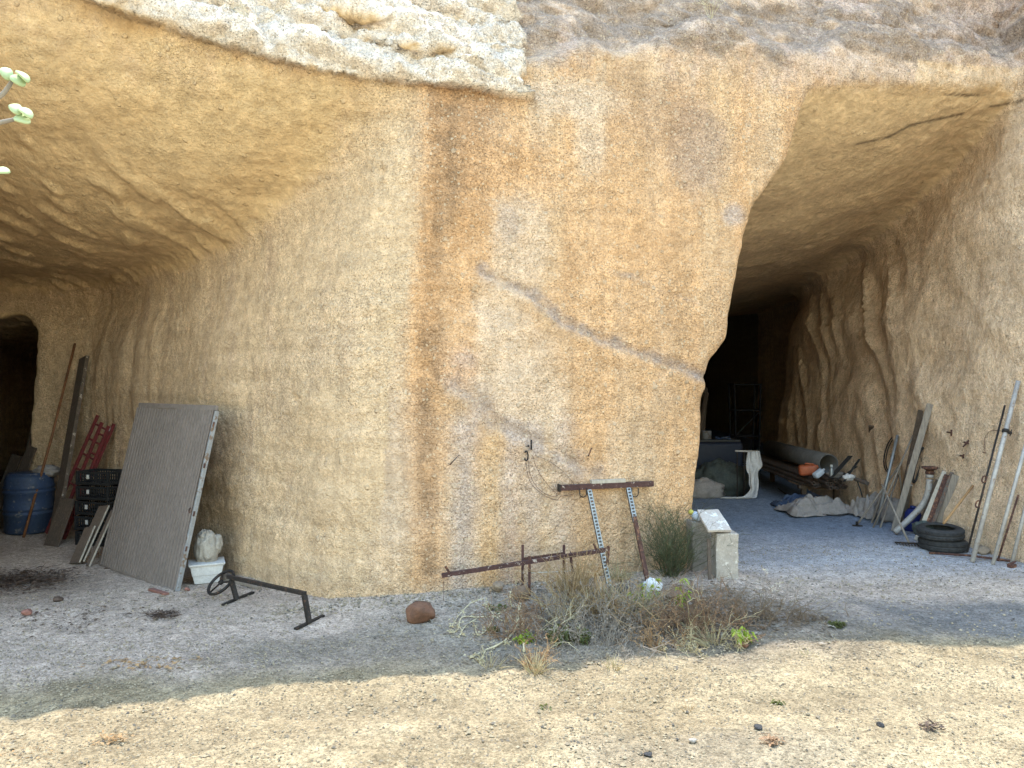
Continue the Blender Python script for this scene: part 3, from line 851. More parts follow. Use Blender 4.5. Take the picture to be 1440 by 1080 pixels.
M_CHIPBD = weathered('board_face', (0.17, 0.13, 0.105), (0.13, 0.10, 0.083), 0.75, 0.0, 6, None, 0.5, 0.0008)
M_POLE = weathered('pale_pole', (0.46, 0.44, 0.42), (0.34, 0.32, 0.31), 0.6, 0.1, 7, (0.22, 0.16, 0.12), 0.1, 0.001)
M_POLERUST = weathered('rust_orange_pole', (0.27, 0.12, 0.055), (0.14, 0.065, 0.035), 0.8, 0.0, 14)
M_STONE = weathered('cut_stone', (0.46, 0.41, 0.36), (0.36, 0.32, 0.285), 0.92, 0.0, 14, (0.56, 0.52, 0.48), 0.12, 0.006)
M_STONEDK = weathered('grey_cut_stone', (0.33, 0.30, 0.275), (0.25, 0.225, 0.2), 0.92, 0.0, 14, None, 0.5, 0.006)
M_SLAB = weathered('slab_stone', (0.55, 0.50, 0.46), (0.44, 0.39, 0.36), 0.75, 0.0, 6, (0.62, 0.64, 0.64), 0.22, 0.003)
M_ROCKRED = weathered('reddish_stone', (0.21, 0.105, 0.065), (0.12, 0.065, 0.045), 0.9, 0.0, 9, (0.3, 0.18, 0.12), 0.1, 0.012)
M_ROCKBR = weathered('brown_stone', (0.24, 0.165, 0.11), (0.14, 0.10, 0.075), 0.9, 0.0, 9, None, 0.5, 0.012)
M_ROCKTAN = weathered('tan_stone', (0.36, 0.28, 0.21), (0.25, 0.20, 0.155), 0.9, 0.0, 9, None, 0.5, 0.012)
M_ROCKBLK = weathered('black_stone', (0.05, 0.05, 0.055), (0.03, 0.03, 0.033), 0.9, 0.0, 12, None, 0.5, 0.01)
M_BRICK = weathered('broken_brick', (0.30, 0.14, 0.11), (0.2, 0.1, 0.085), 0.9, 0.0, 20)

def leafy(name, c1, c2, trans=0.35):
    m, nt, b = new_mat(name)
    tc = nt.nodes.new('ShaderNodeTexCoord')
    nz = noise_tex(nt, tc.outputs['Object'], 23, 3, 0.6)
    c = mixc(nt, ramp(nt, nz, 0.3, 0.7), c1, c2)
    L(nt, c, b.inputs['Base Color']); b.inputs['Roughness'].default_value = 0.7
    b.inputs['Specular IOR Level'].default_value = 0.25
    if trans:
        tr = nt.nodes.new('ShaderNodeBsdfTranslucent'); L(nt, c, tr.inputs['Color'])
        mx = nt.nodes.new('ShaderNodeMixShader'); mx.inputs[0].default_value = trans
        L(nt, b.outputs[0], mx.inputs[1]); L(nt, tr.outputs[0], mx.inputs[2])
        L(nt, mx.outputs[0], nt.nodes['Material Output'].inputs['Surface'])
    return m
M_STRAW = leafy('straw', (0.46, 0.34, 0.19), (0.32, 0.22, 0.12))
M_STRAWPALE = leafy('pale_straw', (0.58, 0.50, 0.32), (0.46, 0.39, 0.24))
M_STEMWHITE = leafy('bleached_stem', (0.62, 0.55, 0.38), (0.50, 0.43, 0.27), 0.1)
M_TWIG = leafy('brown_twig', (0.19, 0.14, 0.095), (0.12, 0.085, 0.06), 0.0)
M_TWIGGREY = leafy('grey_twig', (0.27, 0.235, 0.20), (0.19, 0.165, 0.14), 0.0)
M_TWIGRED = leafy('reddish_twig', (0.25, 0.155, 0.09), (0.16, 0.10, 0.065), 0.0)
M_TAN = leafy('tan_dry_leaf', (0.46, 0.30, 0.16), (0.34, 0.22, 0.12))
M_BROOM = leafy('broom_green', (0.11, 0.12, 0.062), (0.07, 0.08, 0.042), 0.15)
M_LIME = leafy('lime_leaf', (0.40, 0.50, 0.07), (0.28, 0.38, 0.06), 0.45)
M_OLIVE = leafy('olive_leaf', (0.15, 0.165, 0.06), (0.10, 0.115, 0.045), 0.3)
M_PALEGREEN = leafy('pale_round_leaf', (0.50, 0.58, 0.36), (0.43, 0.52, 0.30), 0.3)
M_DEADBR = leafy('dead_leaf', (0.09, 0.06, 0.045), (0.05, 0.035, 0.03), 0.0)
M_CREAM = leafy('cream_flower', (0.62, 0.56, 0.46), (0.5, 0.44, 0.36), 0.2)

# ---------------------------------------------------------------- shape helpers
def crumple(mb, c, rad, seed, amp=0.25, fold=0.12, n=28, m=18, flat=None, rough=2.2):
    """lumpy closed body (sack, stone, heap): a ball pushed about by noise"""
    th = np.linspace(0, 2 * np.pi, n, endpoint=False); ph = np.linspace(0.02, np.pi - 0.02, m)
    T, Pp = np.meshgrid(th, ph)
    d = np.stack([np.sin(Pp) * np.cos(T), np.sin(Pp) * np.sin(T), np.cos(Pp)], -1)
    r = 1 + amp * fbm(d[..., 0] * rough + seed, d[..., 1] * rough, d[..., 2] * rough, 3, 500 + seed)
    r = r + fold * (1 - 2 * np.abs(vnoise(d[..., 0] * rough * 2.4, d[..., 1] * rough * 2.4 + seed, d[..., 2] * rough * 1.4, 600 + seed)))
    v = d * r[..., None] * np.array(rad)
    if flat is not None: v[..., 2] = np.maximum(v[..., 2], flat * rad[2])
    v = v + np.array(c)
    vs = v.reshape(-1, 3).tolist(); fs = []
    for i in range(m - 1):
        for k in range(n):
            k2 = (k + 1) % n
            fs.append((i * n + k, (i + 1) * n + k, (i + 1) * n + k2, i * n + k2))
    fs.append(tuple(reversed(range(n)))); fs.append(tuple((m - 1) * n + k for k in range(n)))
    return mb.add(vs, fs, True)

def stone_mb(c, rad, seed, rotz=0.0):
    """angular stone: noise ball with planes cut off"""
    rs = np.random.default_rng(seed)
    n, m = 22, 14
    th = np.linspace(0, 2 * np.pi, n, endpoint=False); ph = np.linspace(0.03, np.pi - 0.03, m)
    T, Pp = np.meshgrid(th, ph)
    d = np.stack([np.sin(Pp) * np.cos(T), np.sin(Pp) * np.sin(T), np.cos(Pp)], -1)
    r = np.full(T.shape, 1.15)
    for _ in range(13):
        nn = rs.normal(size=3); nn /= np.linalg.norm(nn); h = rs.uniform(0.62, 0.95)
        dn = d @ nn
        r = np.minimum(r, np.where(dn > 0.05, h / np.maximum(dn, 0.05), 9))
    r = r + 0.09 * fbm(d[..., 0] * 4 + seed, d[..., 1] * 4, d[..., 2] * 4, 3, seed)
    v = d * r[..., None] * np.array(rad)
    ca, sa = math.cos(rotz), math.sin(rotz)
    v = np.stack([v[..., 0] * ca - v[..., 1] * sa, v[..., 0] * sa + v[..., 1] * ca, v[..., 2]], -1) + np.array(c)
    mb = MB(); fs = []
    for i in range(m - 1):
        for k in range(n):
            k2 = (k + 1) % n
            fs.append((i * n + k, (i + 1) * n + k, (i + 1) * n + k2, i * n + k2))
    fs.append(tuple(reversed(range(n)))); fs.append(tuple((m - 1) * n + k for k in range(n)))
    return mb.add(v.reshape(-1, 3).tolist(), fs, True)

def bez(pts, k=8):
    """smooth curve through points (Catmull-Rom)"""
    pts = [Vector(p) for p in pts]; out = []
    for i in range(len(pts) - 1):
        p0 = pts[max(i - 1, 0)]; p1 = pts[i]; p2 = pts[i + 1]; p3 = pts[min(i + 2, len(pts) - 1)]
        for s in range(k):
            u = s / k
            out.append(0.5 * ((2 * p1) + (p2 - p0) * u + (2 * p0 - 5 * p1 + 4 * p2 - p3) * u * u + (3 * p1 - p0 - 3 * p2 + p3) * u ** 3))
    out.append(pts[-1])
    return out

def leaf(mb, p, d, ln, wd, droop=0.3, up=None):
    d = Vector(d).normalized()
    up = Vector(up) if up is not None else Vector((random.uniform(-1, 1), random.uniform(-1, 1), 1.0))
    s = d.cross(up)
    if s.length < 1e-4: s = Vector((1, 0, 0))
    s.normalize()
    a = Vector(p); b = a + d * ln * 0.45 + Vector((0, 0, 0.05 * ln)); e = a + d * ln - Vector((0, 0, droop * ln))
    mb.add([a, b + s * wd / 2, e, b - s * wd / 2], [(0, 1, 2), (0, 2, 3)], True)

def sprig(mb, p, d, ln, r, depth=2, nb=3, curl=0.35, seg=5, leaves=None, spread=0.8, gravity=0.0):
    """branching dry stem; returns tips"""
    p = Vector(p); d = Vector(d).normalized(); pts = [p]; tips = []
    for i in range(seg):
        d = (d + Vector((random.gauss(0, curl), random.gauss(0, curl), random.gauss(0, curl) - gravity)) * 0.5).normalized()
        p = p + d * (ln / seg); pts.append(p)
        if leaves is not None and random.random() < leaves[2]:
            dd = (d + Vector((random.gauss(0, 1), random.gauss(0, 1), random.gauss(0.2, 0.6)))).normalized()
            leaf(leaves[0], p, dd, leaves[1] * random.uniform(0.6, 1.2), leaves[1] * random.uniform(0.3, 0.5))
        if depth > 0 and i >= 1 and random.random() < nb / (seg - 1):
            dd = (d + Vector((random.gauss(0, spread), random.gauss(0, spread), random.gauss(0.1, spread * 0.6)))).normalized()
            tips += sprig(mb, p, dd, ln * random.uniform(0.4, 0.65), r * 0.65, depth - 1, nb, curl, max(3, seg - 1), leaves, spread, gravity)
    k = len(pts)
    mb.tube(pts, [max(0.0006, r * (1 - 0.75 * i / (k - 1))) for i in range(k)], 3, False)
    tips.append(p)
    return tips

def tuft(mb, c, n, h, spread, r=0.0016, lean=(0, 0, 0), curl=0.25, seg=5, base=0.05):
    """dry grass: many thin curved blades from one foot"""
    for _ in range(n):
        a = random.uniform(0, 2 * math.pi); q = random.random() ** 0.6
        p = Vector(c) + Vector((math.cos(a) * base * q, math.sin(a) * base * q, 0))
        d = Vector((math.cos(a) * spread * q, math.sin(a) * spread * q, 1)) + Vector(lean)
        ln = h * random.uniform(0.45, 1.1); pts = [p]
        bend = Vector((math.cos(a), math.sin(a), -0.6)) * random.uniform(0, curl) + Vector((random.gauss(0, curl * 0.5), random.gauss(0, curl * 0.5), 0))
        d.normalize()
        for i in range(seg):
            d = (d + bend / seg * 2).normalized(); p = p + d * (ln / seg); pts.append(p)
        mb.tube(pts, [r * (1 - 0.8 * i / seg) for i in range(seg + 1)], 3, False)
# ================================================================ left cave
# ribbed metal panel leaning by the wall
BLp, BRp = G(142, 796), G(247, 831)
e = BRp - BLp; e.z = 0; WID = e.length; e.normalize()
nrm = Vector((-e.y, e.x, 0))                                       # towards the wall
lean = 0.444; Hh = 1.93
upv = (nrm * lean + Vector((0, 0, 1.895))).normalized()
outv = e.cross(upv).normalized()                                   # out of the front
if outv.dot(Vector((0, -1, 0))) < 0: outv = -outv
base = (BLp + BRp) / 2
panel = empty('ribbed_panel', base, 'tall taupe ribbed metal door panel leaning by the left cave wall', 'metal panel')
BL0 = BLp + Vector((0, 0, 0.01))
mb = MB(); NR = 28; rows = 7
prof = []
for k in range(NR):
    u0 = k / NR
    prof += [(u0 + 0.04 / NR, -0.022), (u0 + 0.24 / NR, -0.022), (u0 + 0.36 / NR, 0.010), (u0 + 0.92 / NR, 0.010)]
vs = []
for j in range(rows):
    v = j / (rows - 1)
    for u, dd in prof:
        wav = 0.006 * math.sin(5 * u + 3 * v) + 0.004 * math.sin(11 * u - 6 * v)
        vs.append(BL0 + e * (0.012 + u * (WID - 0.024)) + upv * (0.012 + v * (Hh - 0.024)) + outv * (dd + wav))
m = len(prof); fs = []
for j in range(rows - 1):
    for k in range(m - 1):
        fs.append((j * m + k, j * m + k + 1, (j + 1) * m + k + 1, (j + 1) * m + k))
mb.add(vs, fs); mb.build('ribbed_sheet', M_SHEET, panel)
def pt(u, v, o): return BL0 + e * u + upv * v + outv * o
MB().bar(pt(0, Hh - 0.01, -0.008), pt(WID, Hh - 0.01, -0.008), 0.035, 0.055, outv).build('top_rail', M_SHEET, panel, 0.003)
MB().bar(pt(0.0, 0.008, -0.008), pt(WID, 0.008, -0.008), 0.03, 0.03, outv).build('bottom_rail', M_SHEET, panel, 0.003)
MB().bar(pt(WID + 0.006, 0.02, -0.012), pt(WID + 0.006, Hh - 0.04, -0.012), 0.045, 0.03, outv).build('side_rail', M_RAIL, panel, 0.004)
MB().bar(pt(-0.006, 0.02, -0.012), pt(-0.006, Hh - 0.04, -0.012), 0.045, 0.03, outv).build('side_rail', M_SHEET, panel, 0.004)
for vv in (0.05, Hh / 2): MB().bar(pt(0, vv, -0.035), pt(WID, vv, -0.035), 0.02, 0.04, outv).build('back_brace', M_RAIL, panel)
for vv in (0.42, 0.78, 1.28, 1.72): MB().bar(pt(WID + 0.024, vv, 0.004), pt(WID + 0.024, vv + 0.05, 0.004), 0.012, 0.02, outv).build('hinge_stub', M_RUST, panel)
mb = MB(); c0 = pt(WID - 0.05, 0.83, 0.012); mb.tube([c0 + (e * math.cos(t) + upv * math.sin(t)) * 0.025 for t in np.linspace(0, 2 * math.pi, 13)[:-1]], 0.006, 5, False, True)
mb.build('latch_ring', M_RUST, panel)

# white planter with a stuffed sack in it
c = G(279, 823) + Vector((0.02, 0.16, 0)); az = 0.42
pl = empty('planter', c, 'white tapered plastic planter behind the ribbed panel', 'planter')
def tub(w0, d0, w1, d1, h, cx, rz, thick=0.012):
    mbx = MB(); ca, sa = math.cos(rz), math.sin(rz)
    def ringv(w, dd, z): return [(cx.x + x * ca - y * sa, cx.y + x * sa + y * ca, cx.z + z) for x, y in ((-w / 2, -dd / 2), (w / 2, -dd / 2), (w / 2, dd / 2), (-w / 2, dd / 2))]
    rr = [ringv(w0, d0, 0.0), ringv(w0 + (w1 - w0) * .42, d0 + (d1 - d0) * .42, h * .42), ringv(w0 + (w1 - w0) * .42 + .01, d0 + (d1 - d0) * .42 + .01, h * .45), ringv(w1, d1, h),
          ringv(w1 - 2 * thick, d1 - 2 * thick, h), ringv(w0 - 2 * thick, d0 - 2 * thick, 0.03)]
    vs = [p for r in rr for p in r]; fs = [(3, 2, 1, 0)]
    for i in range(len(rr) - 1):
        for k in range(4):
            k2 = (k + 1) % 4; fs.append((i * 4 + k, i * 4 + k2, (i + 1) * 4 + k2, (i + 1) * 4 + k))
    fs.append((20, 21, 22, 23))
    return mbx.add(vs, fs)
tub(0.24, 0.19, 0.33, 0.27, 0.20, c, az).build('tub', M_WHITEPL, pl, 0.006)
tub(0.335, 0.275, 0.36, 0.30, 0.03, c + Vector((0, 0, 0.185)), az, 0.03).build('rim', M_WHITEPL, pl, 0.004)
mb = MB(); crumple(mb, c + Vector((-0.01, 0.02, 0.33)), (0.115, 0.10, 0.185), 3, 0.16, 0.15, 56, 40, None, 1.25)
crumple(mb, c + Vector((0.09, 0.06, 0.38)), (0.05, 0.06, 0.10), 5, 0.3, 0.2, 40, 28, None, 1.4)
crumple(mb, c + Vector((-0.03, 0.01, 0.485)), (0.06, 0.045, 0.05), 8, 0.4, 0.35, 30, 18, None, 1.4)
thing_mesh('sack', mb, M_SACK, 'crumpled white sack stuffed into the planter', 'sack', c + Vector((0, 0, 0.2)))
# low metal stand with a spoked hoop
f1a, f1b, f2a, f2b = G(313, 852), G(356, 834), G(415, 886), G(455, 867)
m1, m2 = G(333, 845), G(435, 878)
t1 = pix(325, 812, m1.y + 0.03); t2 = pix(428, 834.5, m2.y + 0.03)
st = empty('metal_stand', m1, 'low black metal stand with two feet on the gravel by the cave wall', 'metal stand')
dt = (t2 - t1).normalized()
MB().bar(t1 - dt * 0.06, t2 + dt * 0.012, 0.035, 0.035).build('top_bar', M_DARKIRON, st, 0.003)
MB().bar(m1 + Vector((0, 0, .01)), t1 - Vector((0, 0, .016)), 0.04, 0.04, e).build('leg', M_DARKIRON, st, 0.003)
MB().bar(m2 + Vector((0, 0, .01)), t2 - Vector((0, 0, .016)), 0.04, 0.04, e).build('leg', M_DARKIRON, st, 0.003)
for a, b in ((f1a, f1b), (f2a, f2b)):
    MB().bar(a + Vector((0, 0, .008)), b + Vector((0, 0, .008)), 0.035, 0.022).build('foot_bar', M_DARKIRON, st, 0.003)
cw = pix(311, 819, t1.y + 0.12); ax = Vector((-0.42, -0.5, 0.78)).normalized()
ua = ax.cross(Vector((0, 1, 0))).normalized(); va = ax.cross(ua)
wh = empty('spoked_hoop', cw - Vector((0, 0, 0.1)), 'dark iron spoked hoop propped on the end of the low metal stand', 'hoop')
MB().tube([cw + (ua * math.cos(t) + va * math.sin(t)) * 0.142 for t in np.linspace(0, 2 * math.pi, 29)[:-1]], 0.015, 8, False, True).build('rim', M_DARKIRON, wh)
for k in range(3):
    t = 0.5 + k * 2.094
    MB().bar(cw, cw + (ua * math.cos(t) + va * math.sin(t)) * 0.14, 0.014, 0.010, ax).build('spoke', M_DARKIRON, wh)
MB().lathe(cw - ax * 0.012, [(0.025, 0), (0.025, 0.03)], 12, True, ax).build('hub', M_DARKIRON, wh)
def stick(name, p0, p1, w, h, m, label, cat, side=None, group=None, bev=0.002):
    p0, p1 = Vector(p0), Vector(p1)
    return thing_mesh(name, MB().bar(p0, p1, w, h, side, jit=0.001), m, label, cat, p0, group, bev)
stick('wooden_batten', G(293, 809) + Vector((0, 0, .03)), G(364, 829) + Vector((0, 0, .02)), 0.05, 0.03, M_WOODGR, 'weathered batten lying behind the low metal stand', 'batten')
stick('wooden_offcut', G(214, 829) + Vector((0, -.03, .012)), G(236, 836) + Vector((0, -.03, .012)), 0.05, 0.022, M_BRICK, 'reddish wooden offcut on the ground below the ribbed panel', 'offcut')
thing_mesh('brick_fragment', stone_mb(G(263, 831) + Vector((0, 0, .015)), (0.035, 0.025, 0.025), 31), M_BRICK, 'broken red brick bit beside the white planter', 'brick', G(263, 831))

# three cut boards in front of the crates
def board(bl, tl, w, th, m_face, m_edge, dep, label, hpx_side=None, group='cut boards leaning by the crates'):
    p0 = G(*bl); p1 = pix(tl[0], tl[1], p0.y + dep)
    side = Vector((0.80, -0.60, 0))
    root = empty('cut_board', p0, label, 'board', group)
    d = (p1 - p0).normalized(); s = side - d * side.dot(d); s.normalize()
    MB().bar(p0 + s * w / 2, p1 + s * w / 2, w, th, side).build('panel', m_face, root, 0.003)
    MB().bar(p0 + s * (w + 0.004), p1 + s * (w + 0.004), 0.008, th * 0.96, side).build('edge_band', m_edge, root)
    return root
board((104, 790), (140, 712), 0.21, 0.018, M_CHIPBD, M_WOODPALE, 0.34, 'tallest of three brown cut boards, pale edged, before the black crates')
board((121, 796), (157, 717), 0.07, 0.018, M_CHIPBD, M_WOODPALE, 0.33, 'narrow cut board against the ribbed panel, right of the tallest board', group='cut boards leaning by the crates')
board((98, 793), (120, 742), 0.20, 0.018, M_CHIPBD, M_WOODPALE, 0.24, 'shortest of three brown cut boards, leaning in front of the others')

# black crates, a stack of five
def make_crate():
    r = empty('plastic_crate', (0, 0, 0), '', 'crate', 'black plastic crates stacked by the ladders')
    w, dp, h, th = 0.52, 0.34, 0.185, 0.012
    b = MB(); b.box((0, 0, 0.01), (w - .02, dp - .02, 0.012))
    for sx in (-1, 1):
        for sy in (-1, 1): b.box((sx * (w / 2 - 0.018), sy * (dp / 2 - 0.018), h / 2), (0.036, 0.036, h))
    b.build('body', M_BLACKPL, r, 0.004, True)
    b = MB()
    for zz in (0.03, h - 0.014):
        for s in (-1, 1):
            b.box((0, s * (dp / 2 - th / 2), zz), (w - 0.04, th, 0.028)); b.box((s * (w / 2 - th / 2), 0, zz), (th, dp - 0.04, 0.028))
    b.build('rim', M_BLACKPL, r, 0.002, True)
    b = MB()
    for s in (-1, 1):
        for k in range(11):
            b.box((-w / 2 + 0.06 + k * (w - 0.12) / 10, s * (dp / 2 - th / 2), 0.105), (0.012, th * .7, 0.13))
        for k in range(7):
            b.box((s * (w / 2 - th / 2), -dp / 2 + 0.06 + k * (dp - 0.12) / 6, 0.105), (th * .7, 0.012, 0.13))
        b.box((0, s * (dp / 2 - th / 2), 0.08), (w - .05, th * .6, 0.010)); b.box((0, s * (dp / 2 - th / 2), 0.12), (w - .05, th * .6, 0.010))
    o = b.build('lattice', M_BLACKPL, r, 0, True)
    MB().box((-0.06, -dp / 2 - 0.002, 0.115), (0.038, 0.006, 0.055)).build('tag', M_WHITEPL, r, 0, True)
    MB().box((-w / 2 - 0.002, -0.03, 0.10), (0.006, 0.03, 0.045)).build('tag', M_TARP, r, 0, True)
    return r
cb = G(131, 768); cb = on_ground(cb.x + 0.02, cb.y + 0.16)
cr0 = make_crate()
names = ['lowest black plastic crate of the stack of five', 'second lowest black crate, just above the bottom one', 'middle black plastic crate of the stack of five',
         'black crate just below the topmost one of the stack', 'topmost black plastic crate, level with the ladder rungs']
for k in range(5):
    r = cr0 if k == 0 else copy_tree(cr0)
    r.location = cb + Vector((random.uniform(-.012, .012), random.uniform(-.01, .01), 0.197 * k))
    r.rotation_euler = (0, 0, -0.28 + random.uniform(-.05, .05)); r['label'] = names[k]

# red ladders
def ladder(bp, tp, w, nr, side, lab, rr=0.021, base_z=None):
    p0, p1 = Vector(bp), Vector(tp); d = (p1 - p0).normalized()
    s = Vector(side); s = (s - d * s.dot(d)).normalized()
    r = empty('red_ladder', p0, lab, 'ladder', 'red ladders behind the crates')
    for q in (-1, 1): MB().bar(p0 + s * q * w / 2, p1 + s * q * w / 2, 0.045, 0.028, s).build('rail', M_RED, r, 0.003)
    ln = (p1 - p0).length
    for k in range(nr):
        u = (k + 0.45) / nr
        c2 = p0 + d * ln * u
        MB().tube([c2 - s * w / 2, c2 + s * w / 2], 0.014, 6, False).build('rung', M_RED, r)
    return r
lb = on_ground(G(76, 757).x, G(76, 757).y)
lt = pix(149, 590, lb.y + 0.12)
ladder(lb, lt, 0.36, 8, (0.93, -0.36, 0.1), 'wide faded red ladder leaning behind the black crates')
lb2 = lb + Vector((0.09, -0.05, 0)); lt2 = lt + Vector((0.03, -0.07, -0.06))
ladder(lb2, lt2, 0.15, 6, (0.93, -0.36, 0.1), 'narrow red ladder nested inside the wide red ladder')
MB_t = MB().bar(pix(155, 601, lt.y - 0.09), pix(153.5, 606, lt.y - 0.09), 0.03, 0.01)
thing_mesh('paper_tag', MB_t, M_WHITEPL, 'small white tag tied to the top of the narrow red ladder', 'tag', pix(155, 604, lt.y - 0.09))

# dark board, tall plank, thin rusty pole
p0 = G(72, 768); stick('dark_board', p0 + Vector((-0.0, 0, 0.0)), pix(96, 701, p0.y + 0.22), 0.26, 0.025, M_WOODDK, 'short dark board standing in front of the red ladders', 'board', (0.93, -0.36, 0))
p0 = G(67, 764) + Vector((0, 0.1, 0)); p1 = R(118, 503, 0.05)
root = empty('tall_plank', p0, 'tall brown plank with a chipped pale edge leaning on the cave wall', 'plank')
MB().bar(p0, p1, 0.19, 0.045, (0.8, -0.6, 0)).build('board_face', M_WOODDK, root, 0.004)
d = (p1 - p0).normalized(); s = Vector((0.8, -0.6, 0)); s = (s - d * s.dot(d)).normalized()
MB().bar(p0 + s * 0.099, p1 + s * 0.099, 0.012, 0.05, s).build('chipped_edge', M_WOODCHIP, root)
p0 = G(33, 756); p1 = R(105.5, 483, 0.03)
thing_mesh('rusty_pole', MB().tube([p0, p0.lerp(p1, .5) + Vector((0.02, 0, -0.01)), p1], 0.017, 8), M_POLERUST, 'long thin orange rusty pole leaning in front of the blue barrel', 'pole', p0)
# blue barrel
bc = on_ground(-6.80, 10.62)
br = empty('blue_barrel', bc, 'blue plastic barrel standing by the dark tunnel', 'barrel')
MB().lathe(bc, [(0.28, 0.0), (0.305, 0.03), (0.305, 0.25), (0.318, 0.265), (0.318, 0.285), (0.303, 0.30), (0.303, 0.315), (0.318, 0.33), (0.318, 0.35), (0.306, 0.365), (0.306, 0.55),
                (0.318, 0.565), (0.318, 0.585), (0.303, 0.6), (0.303, 0.612), (0.316, 0.63), (0.316, 0.645), (0.303, 0.66), (0.295, 0.76), (0.265, 0.82)], 32).build('body', M_BLUEPL, br)
MB().lathe(bc + Vector((0, 0, 0.82)), [(0.265, 0.0), (0.25, 0.012), (0.0, 0.006)], 32).build('lid', M_BLUEPL, br)
mb = MB(); crumple(mb, bc + Vector((0.22, 0.06, 0.84)), (0.15, 0.13, 0.075), 12, 0.3, 0.3, 26, 16)
thing_mesh('crumpled_bag', mb, M_TARP, 'crumpled grey bag lying on the blue barrel', 'bag', bc + Vector((0.2, 0.05, 0.80)))
# planks inside the dark tunnel
def inside(bp, tp, y0, y1, w, th, m, label, nm='dark_plank', side=(0.9, -0.4, 0)):
    a = pix(bp[0], bp[1], y0); a.z = max(gz(a.x, a.y), 0.0); b = pix(tp[0], tp[1], y1)
    stick(nm, a, b, w, th, m, label, 'plank', side, 'planks in the dark tunnel')
inside((18, 730), (63, 522), 11.3, 11.6, 0.05, 0.04, M_WOODDK, 'long slim grey plank leaning just inside the dark tunnel')
inside((0, 715), (46, 628), 10.9, 11.1, 0.2, 0.03, M_WOODDK, 'wide dark board slanting left of the blue barrel')
inside((20, 730), (56, 566), 11.7, 11.9, 0.06, 0.04, M_WOODDK, 'short slim dark plank behind the long grey one in the tunnel')
inside((-14, 740), (24, 640), 11.3, 11.5, 0.22, 0.03, M_WOODDK, 'darkest wide board deep in the tunnel mouth')
# debris
def litter(name, region, n, label, mat, ln=(0.03, 0.12), r=0.0022, lift=0.02, cat='twigs', weight=None, leaf_n=0):
    mbx = MB(); x0, y0, x1, y1 = region
    k = 0
    while k < n:
        u, v = random.gauss(0, 0.42), random.gauss(0, 0.42)
        if abs(u) > 1 or abs(v) > 1: continue
        q = Vector(((x0 + x1) / 2 + u * (x1 - x0) / 2, (y0 + y1) / 2 + v * (y1 - y0) / 2, 0))
        q.z = gz(q.x, q.y) + random.uniform(0, lift)
        a = random.uniform(0, 6.28); l = random.uniform(*ln)
        dd = Vector((math.cos(a), math.sin(a), random.uniform(-.15, .35)))
        if leaf_n and random.random() < leaf_n:
            leaf(mbx, q, dd, l * 0.6, l * 0.28, 0.1)
        else:
            mbx.tube([q, q + dd * l * .5 + Vector((random.gauss(0, .006), random.gauss(0, .006), 0)), q + dd * l], [r, r * .8, r * .4], 3, False)
        k += 1
    o = mbx.build(name, mat)
    return o
o = litter('twig_litter', (-5.9, 7.55, -4.6, 8.6), 900, '', M_DEADBR, (0.03, 0.14), 0.003, 0.05, leaf_n=0.4)
tag(o, 'dark heap of dead twigs and leaves on the left cave floor', 'twig litter', None, 'stuff')
c = G(228, 866); o = litter('twig_litter', (c.x - .16, c.y - .12, c.x + .16, c.y + .12), 120, '', M_DEADBR, (0.03, 0.12), 0.004, 0.03, leaf_n=0.3)
tag(o, 'small dark patch of twigs on the shaded gravel', 'twig litter', None, 'stuff')
c = G(205, 935); o = litter('leaf_litter', (c.x - .5, c.y - .15, c.x + .5, c.y + .15), 110, '', M_TAN, (0.03, 0.10), 0.002, 0.02, leaf_n=0.6)
tag(o, 'scattered tan dead leaves near the shadow edge', 'leaf litter', None, 'stuff')
c = G(60, 880); o = litter('leaf_litter', (c.x - 1.0, c.y - .5, c.x + 1.2, c.y + .9), 260, '', M_DEADBR, (0.02, 0.09), 0.002, 0.012, leaf_n=0.5)
tag(o, 'sparse dark leaf bits strewn over the shaded ground at left', 'leaf litter', None, 'stuff')
# ================================================================ between the caves
# rusty trestle leaning on the rock face
cA, cB = R(787, 686, 0.07), R(918, 680, 0.07)
dAB = (cB - cA).normalized()
tre = empty('trestle', on_ground((cA.x + cB.x) / 2, cA.y - 0.35), 'rusty iron trestle with two perforated legs leaning on the rock face', 'trestle')
MB().bar(cA, cB, 0.055, 0.05, (0, 0, 1)).build('crossbar', M_RUSTCHIP, tre, 0.003)
MB().bar(cA - dAB * 0.014, cA - dAB * 0.002, 0.075, 0.06, (0, 0, 1)).build('end_plate', M_DARKIRON, tre)
def legpts(tp, bp, yb):
    t = pix(tp[0], tp[1], cA.y + (cB.y - cA.y) * (tp[0] - 787) / 131 - 0.03); b = pix(bp[0], bp[1], yb)
    return t, b
for (tp, bp, yb, split) in (((829, 689), (857, 823), 7.42, 1.0), ((884, 686), (910, 812), 7.5, 0.36)):
    t, b = legpts(tp, bp, yb); d = (b - t).normalized(); ln = (b - t).length
    b = b + d * 0.06
    sd = Vector((1, 0.3, 0)); sd = (sd - d * sd.dot(d)).normalized(); fr = d.cross(sd)
    if fr.y > 0: fr = -fr
    mbx = MB(); mbs = MB(); L1 = (b - t).length * split
    # perforated strip: two side strips and rungs between the holes
    for q in (-1, 1): mbx.bar(t + sd * q * 0.019 , t + d * L1 + sd * q * 0.019, 0.010, 0.004, sd)
    k = 0.0
    while k < L1:
        mbx.bar(t + d * k - sd * 0.014, t + d * k + sd * 0.014, 0.014, 0.004, d); k += 0.034
    lg = mbx.build('leg', M_GALV, tre)
    mbs.bar(t - fr * 0.018, t + d * L1 - fr * 0.018, 0.046, 0.022, sd); mbs.build('channel', M_IRON, lg)
    if split < 1:
        MB().bar(t + d * (L1 - 0.05) - fr * 0.006, b - fr * 0.006, 0.042, 0.03, sd).build('lower_leg', M_RUST, lg, 0.002)
